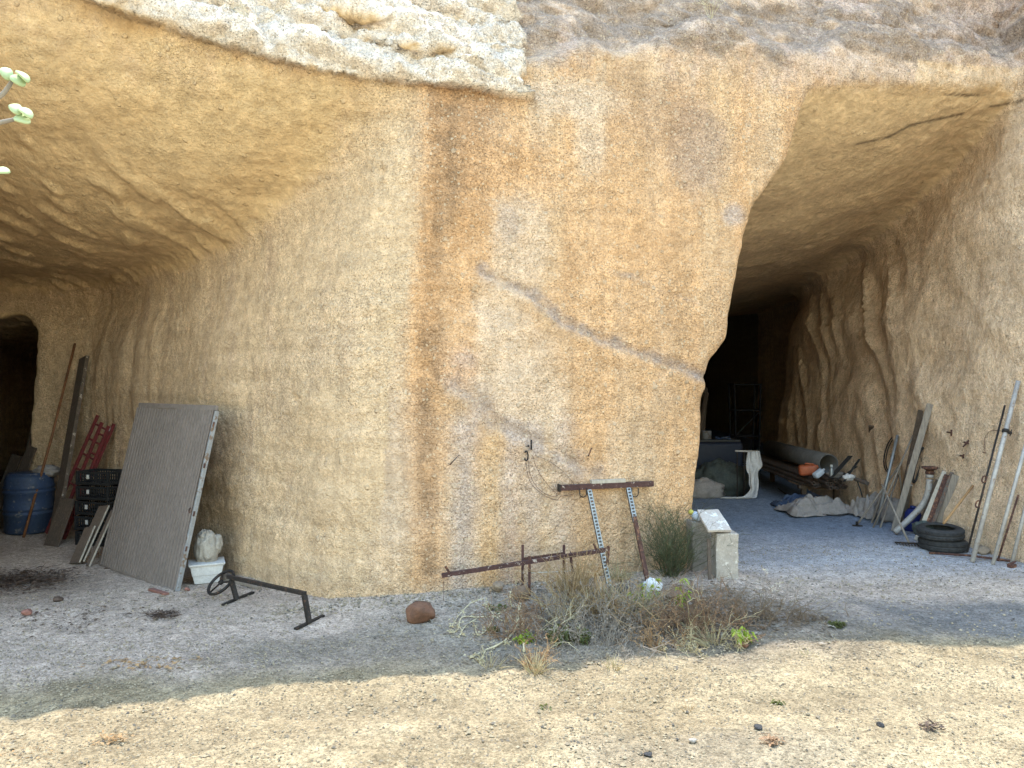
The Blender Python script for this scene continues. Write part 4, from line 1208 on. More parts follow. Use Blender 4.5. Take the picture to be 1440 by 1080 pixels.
for px in (820, 893):
    p = pix(px, 688, cA.y + (cB.y - cA.y) * (px - 787) / 131 - 0.03)
    pts = [p + dAB * (-0.038) + Vector((0, 0, 0.01))] + [p + dAB * (-0.038 * math.cos(t)) + Vector((0, 0, -0.045 - 0.035 * math.sin(t))) for t in np.linspace(0, math.pi, 9)] + [p + dAB * 0.038 + Vector((0, 0, 0.01))]
    MB().tube(pts, 0.0055, 6).build('hook', M_DARKIRON, tre)
up3 = Vector((0, 0, 0.047))
a, b = cA.lerp(cB, 0.325) + up3, cA.lerp(cB, 0.69) + up3
stick('wooden_batten', a, b, 0.035, 0.05, M_WOODPALE, 'short pale batten lying on top of the rusty trestle', 'batten', (0, 0, 1))

# rusty angle-iron frame low on the ground
A0, A1 = pix(621, 810, 7.02), pix(857, 773, 7.30)
fr = empty('angle_iron_rack', on_ground((A0.x + A1.x) / 2, 7.1), 'low rusty angle iron frame standing among the dry weeds', 'iron frame')
def along(px): return A0.lerp(A1, (px - 621) / 236.0)
mb = MB().bar(A0, A1, 0.036, 0.006, (0, 0, 1)); dA = (A1 - A0).normalized(); mb.bar(A0 + Vector((0, .018, .016)), A1 + Vector((0, .018, .016)), 0.006, 0.036, (0, 0, 1))
mb.build('long_bar', M_RUSTCHIP, fr)
for (px, y0, y1, dy, w) in ((735, 766, 826, 0.16, 0.026), (744.5, 782, 856, 0.0, 0.026), (793, 766, 858, 0.12, 0.026), (802, 779, 832, 0.02, 0.026)):
    q = along(px) + Vector((0, dy, 0)); t = pix(px, y0, q.y); g = on_ground(t.x + (0.06 if px == 802 else 0), t.y, -0.03)
    MB().bar(t, g, w, 0.006, (1, 0, 0)).build('post', M_RUSTCHIP if dy else M_RUST, fr)
q = along(856); MB().bar(pix(855.5, 768, q.y), pix(854, 794, q.y), 0.03, 0.008, (1, 0, 0)).build('end_post', M_RUST, fr)
MB().bar(along(735) + Vector((0, 0.16, 0.0)), along(793) + Vector((0, 0.13, 0.0)), 0.03, 0.008, (0, 0, 1)).build('short_bar', M_RUST, fr)
MB().bar(along(744.5) + Vector((0, 0.16, 0)), along(744.5), 0.026, 0.008, (0, 0, 1)).build('side_bar', M_RUST, fr)
MB().bar(along(802) + Vector((0, 0.13, 0)), along(802), 0.026, 0.008, (0, 0, 1)).build('side_bar', M_RUST, fr)
MB().tube([pix(745, 806, along(745).y + .01), pix(803, 803, along(803).y + .01)], 0.006, 6).build('cross_rod', M_WOODPALE, fr)
MB().bar(along(632) + Vector((0, 0, 0.015)), along(626) + Vector((0, 0.0, 0.085)), 0.022, 0.005, (1, 0, 0)).build('lug', M_RUST, fr)
MB().bar(along(838) + Vector((0, 0, 0.015)), along(834) + Vector((0, 0.0, 0.085)), 0.022, 0.005, (1, 0, 0)).build('lug', M_RUST, fr)
g = on_ground(A0.x + 0.02, A0.y - 0.02)
MB().tube([A0 + Vector((0.01, 0, 0)), A0.lerp(g, .5) + Vector((.012, 0, 0)), g], 0.0025, 4).build('wire_leg', M_RUST, fr)

# pegs, shackle and wires on the face
def face_tube(name, pts, r, m, label, cat, clear=0.012, n=5, group=None, k=6):
    pp = bez([R(px, py, clear) for px, py in pts], k)
    return thing_mesh(name, MB().tube(pp, r, n), m, label, cat, pp[0], group)
a = R(747, 632); face_tube_o = thing_mesh('iron_peg', MB().tube([a + Vector((0, .05, 0)), a + Vector((0, -.05, .005)), a + Vector((0.0, -.06, .10))], 0.009, 6).tube([a + Vector((-.03, .04, 0)), a + Vector((-.03, -.03, .045))], 0.008, 6), M_DARKIRON, 'upright black iron peg driven into the rock above the wires', 'peg', a)
a = R(740, 641, 0.03)
thing_mesh('shackle', MB().tube([a + Vector((0.018 * math.cos(t), 0, 0.048 * math.sin(t))) for t in np.linspace(-2.6, 2.4, 15)], 0.008, 6), M_DARKIRON, 'small black shackle hanging on the rock beside the peg', 'shackle', a)
a = R(633, 653); thing_mesh('iron_peg', MB().tube([a + Vector((0, .03, 0)), a + Vector((0, -.025, 0)), a + Vector((0.09, -.03, .095))], [.008, .008, .004], 6), M_IRON, 'thin slanting grey peg left of the wires on the rock', 'peg', a)
a = R(827, 641); thing_mesh('iron_peg', MB().tube([a + Vector((0, .03, 0)), a + Vector((0, -.03, 0)), a + Vector((0.03, -.05, .085))], .007, 6), M_RUST, 'short rusty peg in the rock above the trestle', 'peg', a)
wl_g = 'thin wires hanging on the rock face'
face_tube('wire', [(743, 648), (746, 669), (759, 689), (777, 698), (788, 694)], 0.0022, M_RUST, 'middle one of three thin wires drooping to the trestle end', 'wire', 0.03, 4, wl_g)
face_tube('wire', [(749, 640), (756, 661), (769, 680), (783, 694), (789, 691)], 0.0022, M_RUST, 'tightest of the thin wires, hung from the upright peg', 'wire', 0.03, 4, wl_g)
face_tube('wire', [(739, 650), (746, 678), (763, 695), (782, 703), (789, 698), (806, 695), (807, 690)], 0.0022, M_RUST, 'loosest and lowest of the thin wires on the rock face', 'wire', 0.03, 4, wl_g)
face_tube('wire', [(752, 640), (775, 650), (797, 668), (808, 682)], 0.0018, M_IRON, 'faint upper wire arching right of the peg along the grey vein', 'wire', 0.02, 4, wl_g)

# stones
def stone(px, py, w, h, m, label, seed, dpt=None, sink=0.25, group=None):
    p = G(px, py + h * 0.4); s = p.y / FPX
    rx, rz = w / 2 * s, h / 2 * s * 1.12
    c = p + Vector((0, rx * 0.55, rz * (1 - sink)))
    return thing_mesh('stone', stone_mb(c, (rx, (dpt or w) / 2 * s, rz), seed, random.uniform(-.4, .4)), m, label, 'stone', p, group)
stone(586, 866, 46, 33, M_ROCKRED, 'reddish brown boulder alone on the gravel left of the weeds', 4, 34)
stone(700, 828, 22, 14, M_ROCKTAN, 'small pale tan stone under the left end of the iron frame', 5)
stone(733, 838, 32, 22, M_ROCKBR, 'brown stone behind the first post of the iron frame', 27, 30)
stone(803, 834, 32, 22, M_ROCKBR, 'brown stone at the right legs of the iron frame', 7)
stone(843, 832, 26, 18, M_ROCKTAN, 'grey brown stone in the weeds by the foot of the long perforated leg', 10)
stone(948, 843, 42, 20, M_ROCKBR, 'dark flattish stone below the lime green sprout', 8, 30)
stone(874, 832, 20, 13, M_ROCKBLK, 'blackish stone half hidden in weeds between the trestle legs', 9)
stone(912, 1062, 13, 6, M_ROCKBLK, 'small black stone in the sun at the bottom edge', 11)
stone(975, 1043, 12, 6, M_STONEDK, 'small dark grey stone lying in the sun', 12)
stone(1045, 908, 0.1 + 18, 9, M_ROCKRED, 'dark reddish lump at the shadow edge', 13)
stone(1068, 1024, 12, 6, M_ROCKBLK, 'little black pebble stone near the sunlit leaf clump', 14)
stone(1240, 1020, 11, 6, M_ROCKBLK, 'little black stone far right on the sunlit gravel', 15)
stone(80, 843, 13, 8, M_DEADBR, 'small dark stone by the twig heap', 16)
stone(36, 863, 15, 8, M_BRICK, 'small reddish stone on the shaded ground at the left edge', 17)

# cut stone blocks with a slab
def block(c, size, rz, m, label, seed, name='stone_block'):
    rs = random.Random(seed)
    b = bpy.data.meshes.new(name); import bmesh
    bm = bmesh.new(); bmesh.ops.create_cube(bm, size=1.0)
    for v in bm.verts: v.co = Vector((v.co.x * size[0], v.co.y * size[1], (v.co.z + .5) * size[2]))
    bmesh.ops.subdivide_edges(bm, edges=bm.edges, cuts=5, use_grid_fill=True)
    for v in bm.verts:
        n = Vector((vnoise(v.co.x * 9 + seed, v.co.y * 9, v.co.z * 9, seed).item(), vnoise(v.co.x * 9, v.co.y * 9 + seed, v.co.z * 9, seed + 1).item(), vnoise(v.co.x * 9, v.co.y * 9, v.co.z * 9 + seed, seed + 2).item()))
        v.co += n * 0.006
    bm.to_mesh(b); bm.free(); b.materials.append(m)
    o = bpy.data.objects.new(name, b); COL.objects.link(o); o.location = c; o.rotation_euler = (0, 0, rz)
    bv = o.modifiers.new('bevel', 'BEVEL'); bv.width = 0.008; bv.segments = 2
    return tag(o, label, 'stone block')
bp = on_ground(2.165, 7.68, -0.03)
block(bp, (0.225, 0.2, 0.47), 0.03, M_STONE, 'upright pale cut stone block under the front of the slab', 3)
bp2 = on_ground(1.985, 8.02, -0.03)
block(bp2, (0.20, 0.2, 0.55), 0.1, M_STONEDK, 'greyer cut stone block behind, against the pillar foot', 5)
sl_ = block((0, 0, 0), (0.235, 0.42, 0.03), 0, M_SLAB, 'pale stone slab tilted on top of the two blocks', 7, 'stone_slab')
sl_.location = Vector((2.075, 7.76, 0.585 + gz(2.1, 7.7) - 0.06)); sl_.rotation_euler = (math.radians(20), 0, 0.06)
p0 = on_ground(1.985, 7.56); stick('wooden_lath', p0, p0 + Vector((0.0, 0.05, 0.40)), 0.035, 0.02, M_WOODDK, 'narrow brown slat standing against the front stone block', 'slat', (1, 0, 0))
bb = bp2 + Vector((-0.055, -0.02, 0.555))
bt = empty('plastic_bottle', bb, 'small pale blue bottle with yellow cap on the rear block', 'bottle')
MB().lathe(bb + Vector((0.03, 0, 0.045)), [(0.03, -0.05), (0.04, -0.035), (0.042, 0.02), (0.034, 0.045), (0.015, 0.06)], 16, True, (-0.75, 0.1, 0.55)).build('body', M_PALEBLUE, bt)
MB().lathe(bb + Vector((0.03, 0, 0.045)) + Vector((-0.75, .1, .55)).normalized() * 0.055, [(0.027, 0), (0.027, 0.035), (0.02, 0.042)], 12, True, (-0.75, 0.1, 0.55)).build('cap', M_YELLOW, bt)
# rag in the weeds
p = G(917, 842); mb = MB(); crumple(mb, p + Vector((0, 0.0, 0.08)), (0.075, 0.05, 0.095), 21, 0.35, 0.3, 28, 18)
thing_mesh('plastic_bag', mb, M_WHITEPL, 'crumpled white plastic bag caught in the weeds by the lime sprouts', 'plastic bag', p)

# ---- plants
def plant(name, px, py, label, cat, group=None, dz=-0.02):
    p = G(px, py)
    return empty(name, p, label, cat, group), p + Vector((0, 0, dz))
r, p = plant('broom_shrub', 945, 815, 'dark green broom shrub with thin upright stems before the pillar foot', 'shrub')
p = p + Vector((0, 0.12, 0)); mb = MB(); mb2 = MB()
for _ in range(85):
    a = random.uniform(0, 6.28); q = random.random()
    d = Vector((math.cos(a) * 0.75 * q + 0.05, math.sin(a) * 0.45 * q - 0.08, 1))
    sprig(mb, p + Vector((math.cos(a) * .09 * q, math.sin(a) * .07 * q, 0)), d, random.uniform(0.2, 0.66), 0.0044, 2, 3.6, 0.34, 6, None, 0.55)
mb.build('stems', M_BROOM, r)
for _ in range(9):
    sprig(mb2, p, (random.gauss(0, .3), random.gauss(0, .2), 1), random.uniform(.2, .4), 0.006, 1, 2, 0.2, 5, None, 0.4)
mb2.build('woody_base', M_TWIG, r)

def sprout(px, py, h, n, lab, ln=0.06, mat=M_LIME, stem=M_TWIGGREY, lean=(0, 0, 0), dens=1.0, g=None, wd=0.3):
    r, p = plant('green_sprout', px, py, lab, 'plant', g)
    ms, ml = MB(), MB()
    for _ in range(n):
        d = Vector((random.gauss(0, .35), random.gauss(0, .3), 1)) + Vector(lean)
        pts = [p]; q = Vector(p); dd = d.normalized(); L_ = h * random.uniform(.7, 1.1)
        for i in range(6):
            dd = (dd + Vector((random.gauss(0, .1), random.gauss(0, .1), -0.05))).normalized(); q = q + dd * L_ / 6; pts.append(q)
            if i >= 2:
                for _k in range(int(5 * dens)):
                    a = random.uniform(0, 6.28)
                    leaf(ml, q + Vector((random.gauss(0, .008), random.gauss(0, .008), random.gauss(0, .012))), (math.cos(a), math.sin(a), random.uniform(-.5, .5)), ln * random.uniform(.6, 1.15), ln * wd, 0.55)
        ms.tube(pts, [0.004 * (1 - .7 * i / 6) for i in range(7)], 4, False)
    ms.build('stem', stem, r); ml.build('leaves', mat, r)
sprout(917, 852, 0.26, 3, 'lime green sprout with narrow drooping leaves over the white bag', 0.065)
sprout(942, 874, 0.40, 2, 'tall lime green sprout on a bare stem right of the white bag', 0.065, dens=1.1)
sprout(1040, 905, 0.15, 6, 'yellow green sprout with rounded leaves at the right end of the weeds', 0.05, wd=0.6, lean=(0.15, 0, 0))
sprout(700, 860, 0.10, 5, 'pale green seedling between the bleached branch and the frame', 0.035, M_OLIVE, wd=0.5)
sprout(783, 905, 0.16, 9, 'low olive green weed in the middle of the dry brush', 0.045, M_OLIVE, wd=0.4)
sprout(815, 905, 0.13, 8, 'darker olive weed just right of the low olive weed', 0.04, M_OLIVE, wd=0.4)
sprout(742, 905, 0.11, 5, 'small bright green weed beside the reddish brush', 0.04, M_LIME, wd=0.5)
sprout(693, 890, 0.07, 6, 'small dark green plant under the bleached branches', 0.035, M_OLIVE, wd=0.55)
sprout(1175, 882, 0.07, 9, 'small grass green tuft on the dark gravel before the right cave', 0.05, M_OLIVE, wd=0.14)
sprout(765, 1000 - 4, 0.03, 3, 'tiny green weed in the sunlit gravel right of the middle', 0.035, M_OLIVE, wd=0.35)
sprout(1095, 990, 0.025, 4, 'tiny yellow green weed lying flat on sunlit gravel', 0.04, M_OLIVE, wd=0.25)

def dry(px, py, h, n, spread, mat, lab, lean=(0, 0, 0), r=0.0017, base=0.08, curl=0.3, g='dry weeds in front of the rock face', nm='dry_grass'):
    p = G(px, py); mb = MB(); tuft(mb, p + Vector((0, 0, -0.01)), int(n * 1.15), h * 1.15, spread, r * 2.2, lean, curl, 5, base)
    return thing_mesh(nm, mb, mat, lab, 'dry grass', p, g)
dry(812, 850, 0.46, 120, 0.35, M_STRAW, 'tall straw coloured dry grass in front of the iron frame post', (-0.12, 0, 0), 0.0022)
dry(842, 866, 0.32, 150, 0.6, M_STRAW, 'bushy golden dry grass left of the long perforated leg', (0, -.1, 0), 0.002, 0.12)
dry(790, 872, 0.30, 60, 0.7, M_STRAWPALE, 'thin straw tuft under the cross rod', (0, -.1, 0), 0.0019, 0.1)
dry(886, 868, 0.34, 150, 0.7, M_STRAWPALE, 'pale arching grass clump between the two trestle legs', (0.1, -.1, 0), 0.0018, 0.12, 0.5)
dry(868, 815, 0.22, 40, 0.6, M_STRAWPALE, 'drooping beige seed heads beside the rusty lower leg', (0.3, 0, 0), 0.003, 0.05, 0.6)
dry(1000, 905, 0.20, 90, 0.9, M_STRAWPALE, 'pale splayed grass left of the yellow green sprout', (-0.5, 0, 0), 0.0018, 0.09)
dry(752, 945, 0.17, 40, 0.6, M_STRAWPALE, 'small bleached tuft at the very edge of the shadow', (0, 0, 0), 0.002, 0.05)
dry(862, 938, 0.10, 25, 0.8, M_STRAWPALE, 'sparse pale stalks at the shadow edge below the weeds', (0, 0, 0), 0.0016, 0.06)
dry(1135, 922, 0.08, 16, 1.0, M_STRAWPALE, 'few pinkish stalks right at the shadow edge', (0, 0, 0), 0.0014, 0.05)
dry(968, 1000, 0.07, 10, 1.0, M_STRAW, 'few thin stalks standing in the sunlit gravel', (0.2, 0, 0), 0.0013, 0.03)
dry(690, 935, 0.12, 26, 0.9, M_STRAWPALE, 'short pale stalks below the bleached branch', (0, 0, 0), 0.0015, 0.1)
def brush(px, py, h, n, mat, lab, w=0.25, dp=0.16, leaves=None, lean=(0, 0, 0), depth=2, r=0.0026):
    p = G(px, py); mb = MB()
    for _ in range(int(n * 1.25)):
        q = p + Vector((random.gauss(0, w * .5), random.gauss(0, dp * .5), 0)); q.z = gz(q.x, q.y) - 0.01
        sprig(mb, q, (random.gauss(0, .6) + lean[0], random.gauss(0, .5), random.uniform(.5, 1.2)), h * 1.25 * random.uniform(.4, 1.25), r * random.uniform(1.3, 2.2), depth, 3, 0.4, 5, (mb, 0.018, 0.35) if leaves else None, 0.8)
    o = thing_mesh('dry_brush', mb, mat, lab, 'dry brush', p, 'dry weeds in front of the rock face')
    if w > .12: o['kind'] = 'stuff'
    return o
brush(812, 868, 0.34, 12, M_STRAW, 'tall branching straw stalks before the iron frame', 0.3, 0.16, False, (0, -.1, .6), 2, .0034)
brush(880, 876, 0.34, 12, M_STRAW, 'tall branching straw stalks between the trestle legs', 0.3, 0.16, False, (0, -.1, .6), 2, .0034)
brush(960, 888, 0.26, 10, M_STRAWPALE, 'pale branching stalks in front of the broom shrub', 0.3, 0.14, False, (0, -.1, .4), 2, .0032)
brush(770, 900, 0.2, 8, M_STEMWHITE, 'bleached stalks left of the olive weeds', 0.3, 0.14, False, (0, -.1, .2), 2, .003)
brush(725, 900, 0.22, 34, M_TWIGRED, 'reddish brown brush right of the bleached branches', 0.22, 0.2, True)
brush(760, 880, 0.2, 24, M_TWIGGREY, 'grey brush under the left end of the frame legs', 0.3, 0.2)
brush(835, 900, 0.22, 40, M_TWIGGREY, 'dark tangled brush in the middle of the weed bed', 0.35, 0.2, True)
brush(895, 880, 0.24, 40, M_TWIGGREY, 'grey tangled brush below the white plastic bag', 0.3, 0.2)
brush(975, 890, 0.26, 60, M_TWIGRED, 'dense brown brush right of the tall lime sprout', 0.3, 0.18, True)
brush(1035, 880, 0.2, 36, M_TWIG, 'dark brush in front of the stone blocks', 0.28, 0.16)
brush(1085, 872, 0.16, 30, M_TWIG, 'low dark brush right of the stone blocks', 0.35, 0.16)
brush(930, 912, 0.13, 24, M_TAN, 'orange tan dead plant at the front of the weeds', 0.22, 0.1, True)
brush(968, 918, 0.10, 16, M_STRAWPALE, 'pale twiggy plant beside the orange tan one', 0.2, 0.1, True)
brush(1040, 912, 0.10, 12, M_STRAWPALE, 'bleached twigs under the yellow green sprout', 0.08, 0.06, False, (-.2, 0, 0))
brush(752, 938, 0.13, 12, M_TAN, 'tan dead plant left of the pale edge stalks', 0.1, 0.08, True)
brush(860, 925, 0.10, 26, M_TWIGGREY, 'low grey twigs along the front of the weed bed', 0.5, 0.12)
brush(1150, 874, 0.07, 20, M_TWIG, 'low brown twigs beside the grass green tuft', 0.25, 0.1)
brush(690, 925, 0.07, 22, M_TWIGGREY, 'low grey twigs beneath the bleached branches', 0.4, 0.14)

# bleached branching plant
r, p = plant('bleached_branch', 737, 905, 'bleached pale branching plant sprawling left of the weeds', 'dead plant')
ms, ml = MB(), MB()
def G3(px, py, y): return pix(px, py, y)
yb = p.y
main = [G3(737, 858, yb - .02), G3(728, 885, yb - .12), G3(712, 908, yb - .28), G3(690, 915, yb - .4), G3(672, 926, yb - .5)]
def curve(pts, r0, r1, m_=ms):
    pp = bez(pts, 6); k = len(pp)
    m_.tube(pp, [r0 + (r1 - r0) * i / (k - 1) for i in range(k)], 5)
    return pp
def fit(pts, y0, y1): return [pix(a, b, min(y0 + (y1 - y0) * i / (len(pts) - 1), G(a, b).y - 0.04)) for i, (a, b) in enumerate(pts)]
curves = [([(730, 852), (727, 880), (715, 897), (698, 908), (683, 914), (662, 925)], 6.75, 6.1, .006, .003),
          ([(730, 852), (715, 856), (695, 866), (675, 868), (655, 880), (647, 893)], 6.9, 6.6, .005, .002),
          ([(695, 866), (685, 885), (672, 893), (668, 880)], 6.8, 6.6, .004, .002),
          ([(675, 868), (650, 868), (644, 885), (632, 890)], 6.75, 6.6, .004, .002),
          ([(680, 842), (662, 848), (645, 866), (636, 880)], 6.9, 6.7, .003, .0015),
          ([(695, 866), (705, 872), (713, 876)], 6.8, 6.7, .003, .0015), ([(695, 866), (688, 856), (684, 850)], 6.8, 6.8, .003, .0015),
          ([(683, 914), (679, 922), (674, 929)], 6.3, 6.2, .003, .0015), ([(715, 897), (712, 905)], 6.5, 6.4, .003, .0015),
          ([(720, 855), (718, 845), (716, 838)], 6.85, 6.85, .003, .0015), ([(737, 915), (735, 880), (731, 852)], 6.55, 6.75, .007, .006)]
for pts, y0, y1, r0, r1 in curves:
    pp = curve(fit(pts, y0, y1), r0 * 1.7, r1 * 1.8)
    for q in pp[3::2]:
        for _ in range(2):
            d = Vector((random.gauss(0, 1), random.gauss(0, 1), random.gauss(.3, .8))).normalized()
            sprig(ms, q, d, random.uniform(.02, .06), 0.003, 0, 0, .3, 3)
            leaf(ml, q + d * random.uniform(.01, .05), d, .026, .018)
    for _ in range(10):
        d = Vector((random.gauss(0, 1), random.gauss(0, 1), random.gauss(.3, .8))).normalized()
        leaf(ml, pp[-1] + d * random.uniform(0, .03), d, .03, .02)
ms.build('branches', M_STEMWHITE, r); ml.build('buds', M_STRAWPALE, r)['kind'] = 'stuff'
# yellowish flower stalk behind the frame
p = G(727, 845); mb = MB(); tips = []
for dx in (-.02, .02):
    tips += sprig(mb, p, (dx * 3, 0, 1), 0.26, 0.003, 1, 3, .2, 6, (mb, .022, .8), .4)
thing_mesh('dry_stalk', mb, M_STRAWPALE, 'pale yellow dry stalk beside the first post of the iron frame', 'dry stalk', p)
# thin flower stalks right
r, p = plant('dry_flower', 1078, 868, 'thin grey dry stalk with a cream flower head before the right cave', 'dry flower')
ms, ml = MB(), MB()
for tx, ty in ((1077, 803), (1086, 828), (1070, 838), (1094, 822)):
    t = pix(tx, ty, p.y); pp = bez([p, p.lerp(t, .5) + Vector((random.gauss(0, .015), 0, 0)), t], 5); ms.tube(pp, [.003 - .0018 * i / (len(pp) - 1) for i in range(len(pp))], 4, False)
    for q in pp[3:-1]: sprig(ms, q, (random.gauss(0, .6), random.gauss(0, .6), .7), .05, .0015, 1, 2, .3, 3)
    for _ in range(26 if ty < 830 else 5):
        d = Vector((random.gauss(0, 1), random.gauss(0, 1), random.gauss(.4, .6))).normalized(); leaf(ml, t + d * random.uniform(0, .025), d, .018, .012)
ms.build('stalks', M_TWIGGREY, r); ml.build('flower_head', M_CREAM, r)['kind'] = 'stuff'
p = G(1118, 858); mb = MB()
for _ in range(7): sprig(mb, p, (random.gauss(0, .4), random.gauss(0, .3), 1), .2, .002, 1, 3, .25, 5, None, .5)
thing_mesh('dry_stalk', mb, M_TWIGGREY, 'bunch of thin grey stalks right of the cream flower', 'dry stalk', p)
# fine ground litter among the weeds
o = litter('plant_litter', (-0.7, 5.85, 3.1, 7.7), 4500, '', M_TWIGGREY, (0.02, 0.12), 0.0026, 0.02, leaf_n=0.25)
tag(o, 'fine dead stalks and leaf bits matted over the weed bed', 'plant litter', None, 'stuff')
o = litter('plant_litter', (-0.1, 6.0, 2.7, 7.6), 3200, '', M_TWIG, (0.02, 0.11), 0.003, 0.03, leaf_n=0.35)
tag(o, 'reddish brown dead plant bits matted under the weeds', 'plant litter', None, 'stuff')
for (px, py, wx, m, lab) in ((155, 1044, .12, M_TAN, 'clump of orange dead leaves on the sunlit gravel at left'), (1085, 1045, .09, M_TWIGRED, 'clump of dark red dead leaves on the sunlit gravel'), (1307, 1026, .10, M_DEADBR, 'thin scatter of dark twigs on sunlit gravel at right')):
    c = G(px, py); o = litter('leaf_clump', (c.x - wx, c.y - wx * .7, c.x + wx, c.y + wx * .7), 60, '', m, (.03, .07), .003, .04, leaf_n=.8)
    tag(o, lab, 'dead leaves', None, 'stuff')
c = G(40, 1060); o = litter('leaf_litter', (c.x - .5, c.y - .2, c.x + .5, c.y + .2), 80, '', M_TAN, (0.02, 0.06), 0.0015, 0.01, leaf_n=0.4)
tag(o, 'thin scatter of dry orange stalks at the lower left edge', 'leaf litter', None, 'stuff')

# twig on the upper ledge
a = R(1000, 26); mb = MB()
for _ in range(7): sprig(mb, a - Vector((0, 0, .02)), (random.gauss(0, .5), -.2, 1), .26, .003, 2, 3, .25, 5, None, .5)
thing_mesh('bare_twig', mb, M_STEMWHITE, 'small bare pale bush growing on the dark upper ledge', 'bush', a)
a = R(362, 30); mb = MB()
for _ in range(5): sprig(mb, a - Vector((0, 0, .02)), (random.gauss(0, .8), -.6, .6), .3, .003, 2, 3, .3, 5, None, .6)
thing_mesh('bare_twig', mb, M_STEMWHITE, 'sprawling bleached twigs on the white rock ledge', 'bush', a)

# round-leaved plant reaching into the picture at upper left
sb = on_ground(-1.75, 2.15)
r = empty('round_leaf_plant', sb, 'round leaved pale green plant reaching in at the upper left edge', 'plant')
ms = MB(); Y0 = 2.0
k1 = pix(-60, 200, Y0 + .1); k2 = pix(-70, 300, Y0 + .1)
ms.tube(bez([sb, sb.lerp(k2, .5) + Vector((.05, 0, 0)), k2, k1 + Vector((-.02, .05, .1)), pix(-50, 60, Y0)], 6), .016, 7)
b1 = bez([k1, pix(-20, 150, Y0), pix(4, 132, Y0), pix(17, 114, Y0)], 5); b2 = bez([k2, pix(-40, 190, Y0), pix(-8, 175, Y0), pix(20, 168, Y0)], 5); b3 = bez([k2, pix(-30, 262, Y0), pix(-8, 243, Y0)], 5)
for b_ in (b1, b2, b3): ms.tube(b_, [.010 - .005 * i / (len(b_) - 1) for i in range(len(b_))], 6)
ms.build('branch', M_TWIGGREY, r)
def round_leaf(c, axis, nrm, ln, wd):
    mbx = MB(); axis = Vector(axis).normalized(); nrm = Vector(nrm); nrm = (nrm - axis * nrm.dot(axis)).normalized(); s = axis.cross(nrm)
    n = 14; vs = [Vector(c)]; 
    for ring_, z in ((1.0, 0.0),):
        for k in range(n):
            t = 2 * math.pi * k / n
            vs.append(Vector(c) + axis * (ln / 2 * math.cos(t)) + s * (wd / 2 * math.sin(t)) + nrm * (0.006 * (math.sin(t) ** 2)))
    vs2 = [v - nrm * 0.005 for v in vs]
    fs = [(0, 1 + k, 1 + (k + 1) % n) for k in range(n)]
    off = len(vs); fs2 = [(off, off + 1 + (k + 1) % n, off + 1 + k) for k in range(n)]
    rim = [(1 + k, off + 1 + k, off + 1 + (k + 1) % n, 1 + (k + 1) % n) for k in range(n)]
    mbx.add(vs + vs2, fs + fs2 + rim, True)
    return mbx.build('leaf', M_PALEGREEN, r)
for px, py, ax_, nn in ((9, 103, (-.4, .2, .9), (.5, -.8, .4)), (25, 113, (.7, .2, -.5), (-.2, -.7, .7)), (32, 107, (.6, .1, -.6), (.5, -.3, .8)), (22, 153, (-.6, .2, .7), (.4, -.8, .5)),
                        (36, 158, (.6, .1, -.5), (.3, -.5, .8)), (31, 168, (.8, .2, -.2), (-.2, -.8, .6)), (2, 241, (.7, .2, .1), (-.1, -.8, .7)), (-14, 110, (-.8, .2, .2), (.1, -.8, .6)), (-20, 170, (-.8, .1, .2), (.1, -.7, .7))):
    round_leaf(pix(px, py, Y0 - .01), ax_, nn, .040, .030)
# ================================================================ right cave
Z3 = Vector((0, 0, 1))
def lean_obj(name, bp, tp, w, th, m, label, cat, side=(1, 0, 0), clear=0.04, group=None, tube=False, topy=None, w1=None):
    p0 = G(*bp); p1 = R(tp[0], tp[1], clear) if topy is None else pix(tp[0], tp[1], topy)
    if tube: return thing_mesh(name, MB().tube([p0 - (p1 - p0).normalized() * .01, p0.lerp(p1, .5), p1], [w, (w + (w1 or w)) / 2, w1 or w], 10), m, label, cat, p0, group)
    return thing_mesh(name, MB().bar(p0, p1, w, th, side, w1), m, label, cat, p0, group, 0.003)
GT = 'tools and boards leaning on the right cave wall'
# poles at far right
def pole_with(bp, tp, r, m, label, clamps=(), topy=None):
    p0 = G(*bp); p1 = R(tp[0], tp[1], 0.05) if topy is None else pix(tp[0], tp[1], topy)
    root = empty('pole', p0, label, 'pole', 'long poles leaning at the right edge')
    MB().tube([p0, p1], r, 12).build('shaft', m, root)
    for u in clamps:
        c = p0.lerp(p1, u); d = (p1 - p0).normalized(); s = d.cross(Vector((0, 1, 0))).normalized()
        b = MB(); b.lathe(c, [(r + .012, -.022), (r + .012, .022)], 12, True, d); b.bar(c - s * (r + .05), c + s * (r + .012), .03, .026, d); b.tube([c - s * (r + .04) - d * .04, c - s * (r + .04) + d * .045], .007, 6)
        b.build('clamp', M_DARKIRON, root)
    return root, p0, p1
_, q0, q1 = pole_with((1367, 791), (1432, 536), 0.026, M_POLE, 'thick pale pole with a dark clamp near its top', (0.715,))
off = Vector((-0.055, 0.05, 0))
root = empty('pole', q0 + off, 'thin dark rod with two shackles tied behind the thick pale pole', 'pole', 'long poles leaning at the right edge')
MB().tube([(q0.lerp(q1, .05)) + off, q0.lerp(q1, .86) + off], .012, 8).build('shaft', M_DARKIRON, root)
for u in (0.31, 0.445):
    c = q0.lerp(q1, u) + off + Vector((-.015, -.02, 0)); MB().tube([c + Vector((.026 * math.cos(t) - .02, 0, .038 * math.sin(t) + .012 * math.cos(t))) for t in np.linspace(0, 6.28, 13)[:-1]], .009, 6, False, True).build('shackle', M_RUST, root)
pole_with((1396, 794), (1455, 580), 0.021, M_POLE, 'slim grey metal pole second from the right edge', (), None)
pole_with((1403, 789), (1432, 696), 0.011, M_RUST, 'short thin rusty rod between the two slim poles')
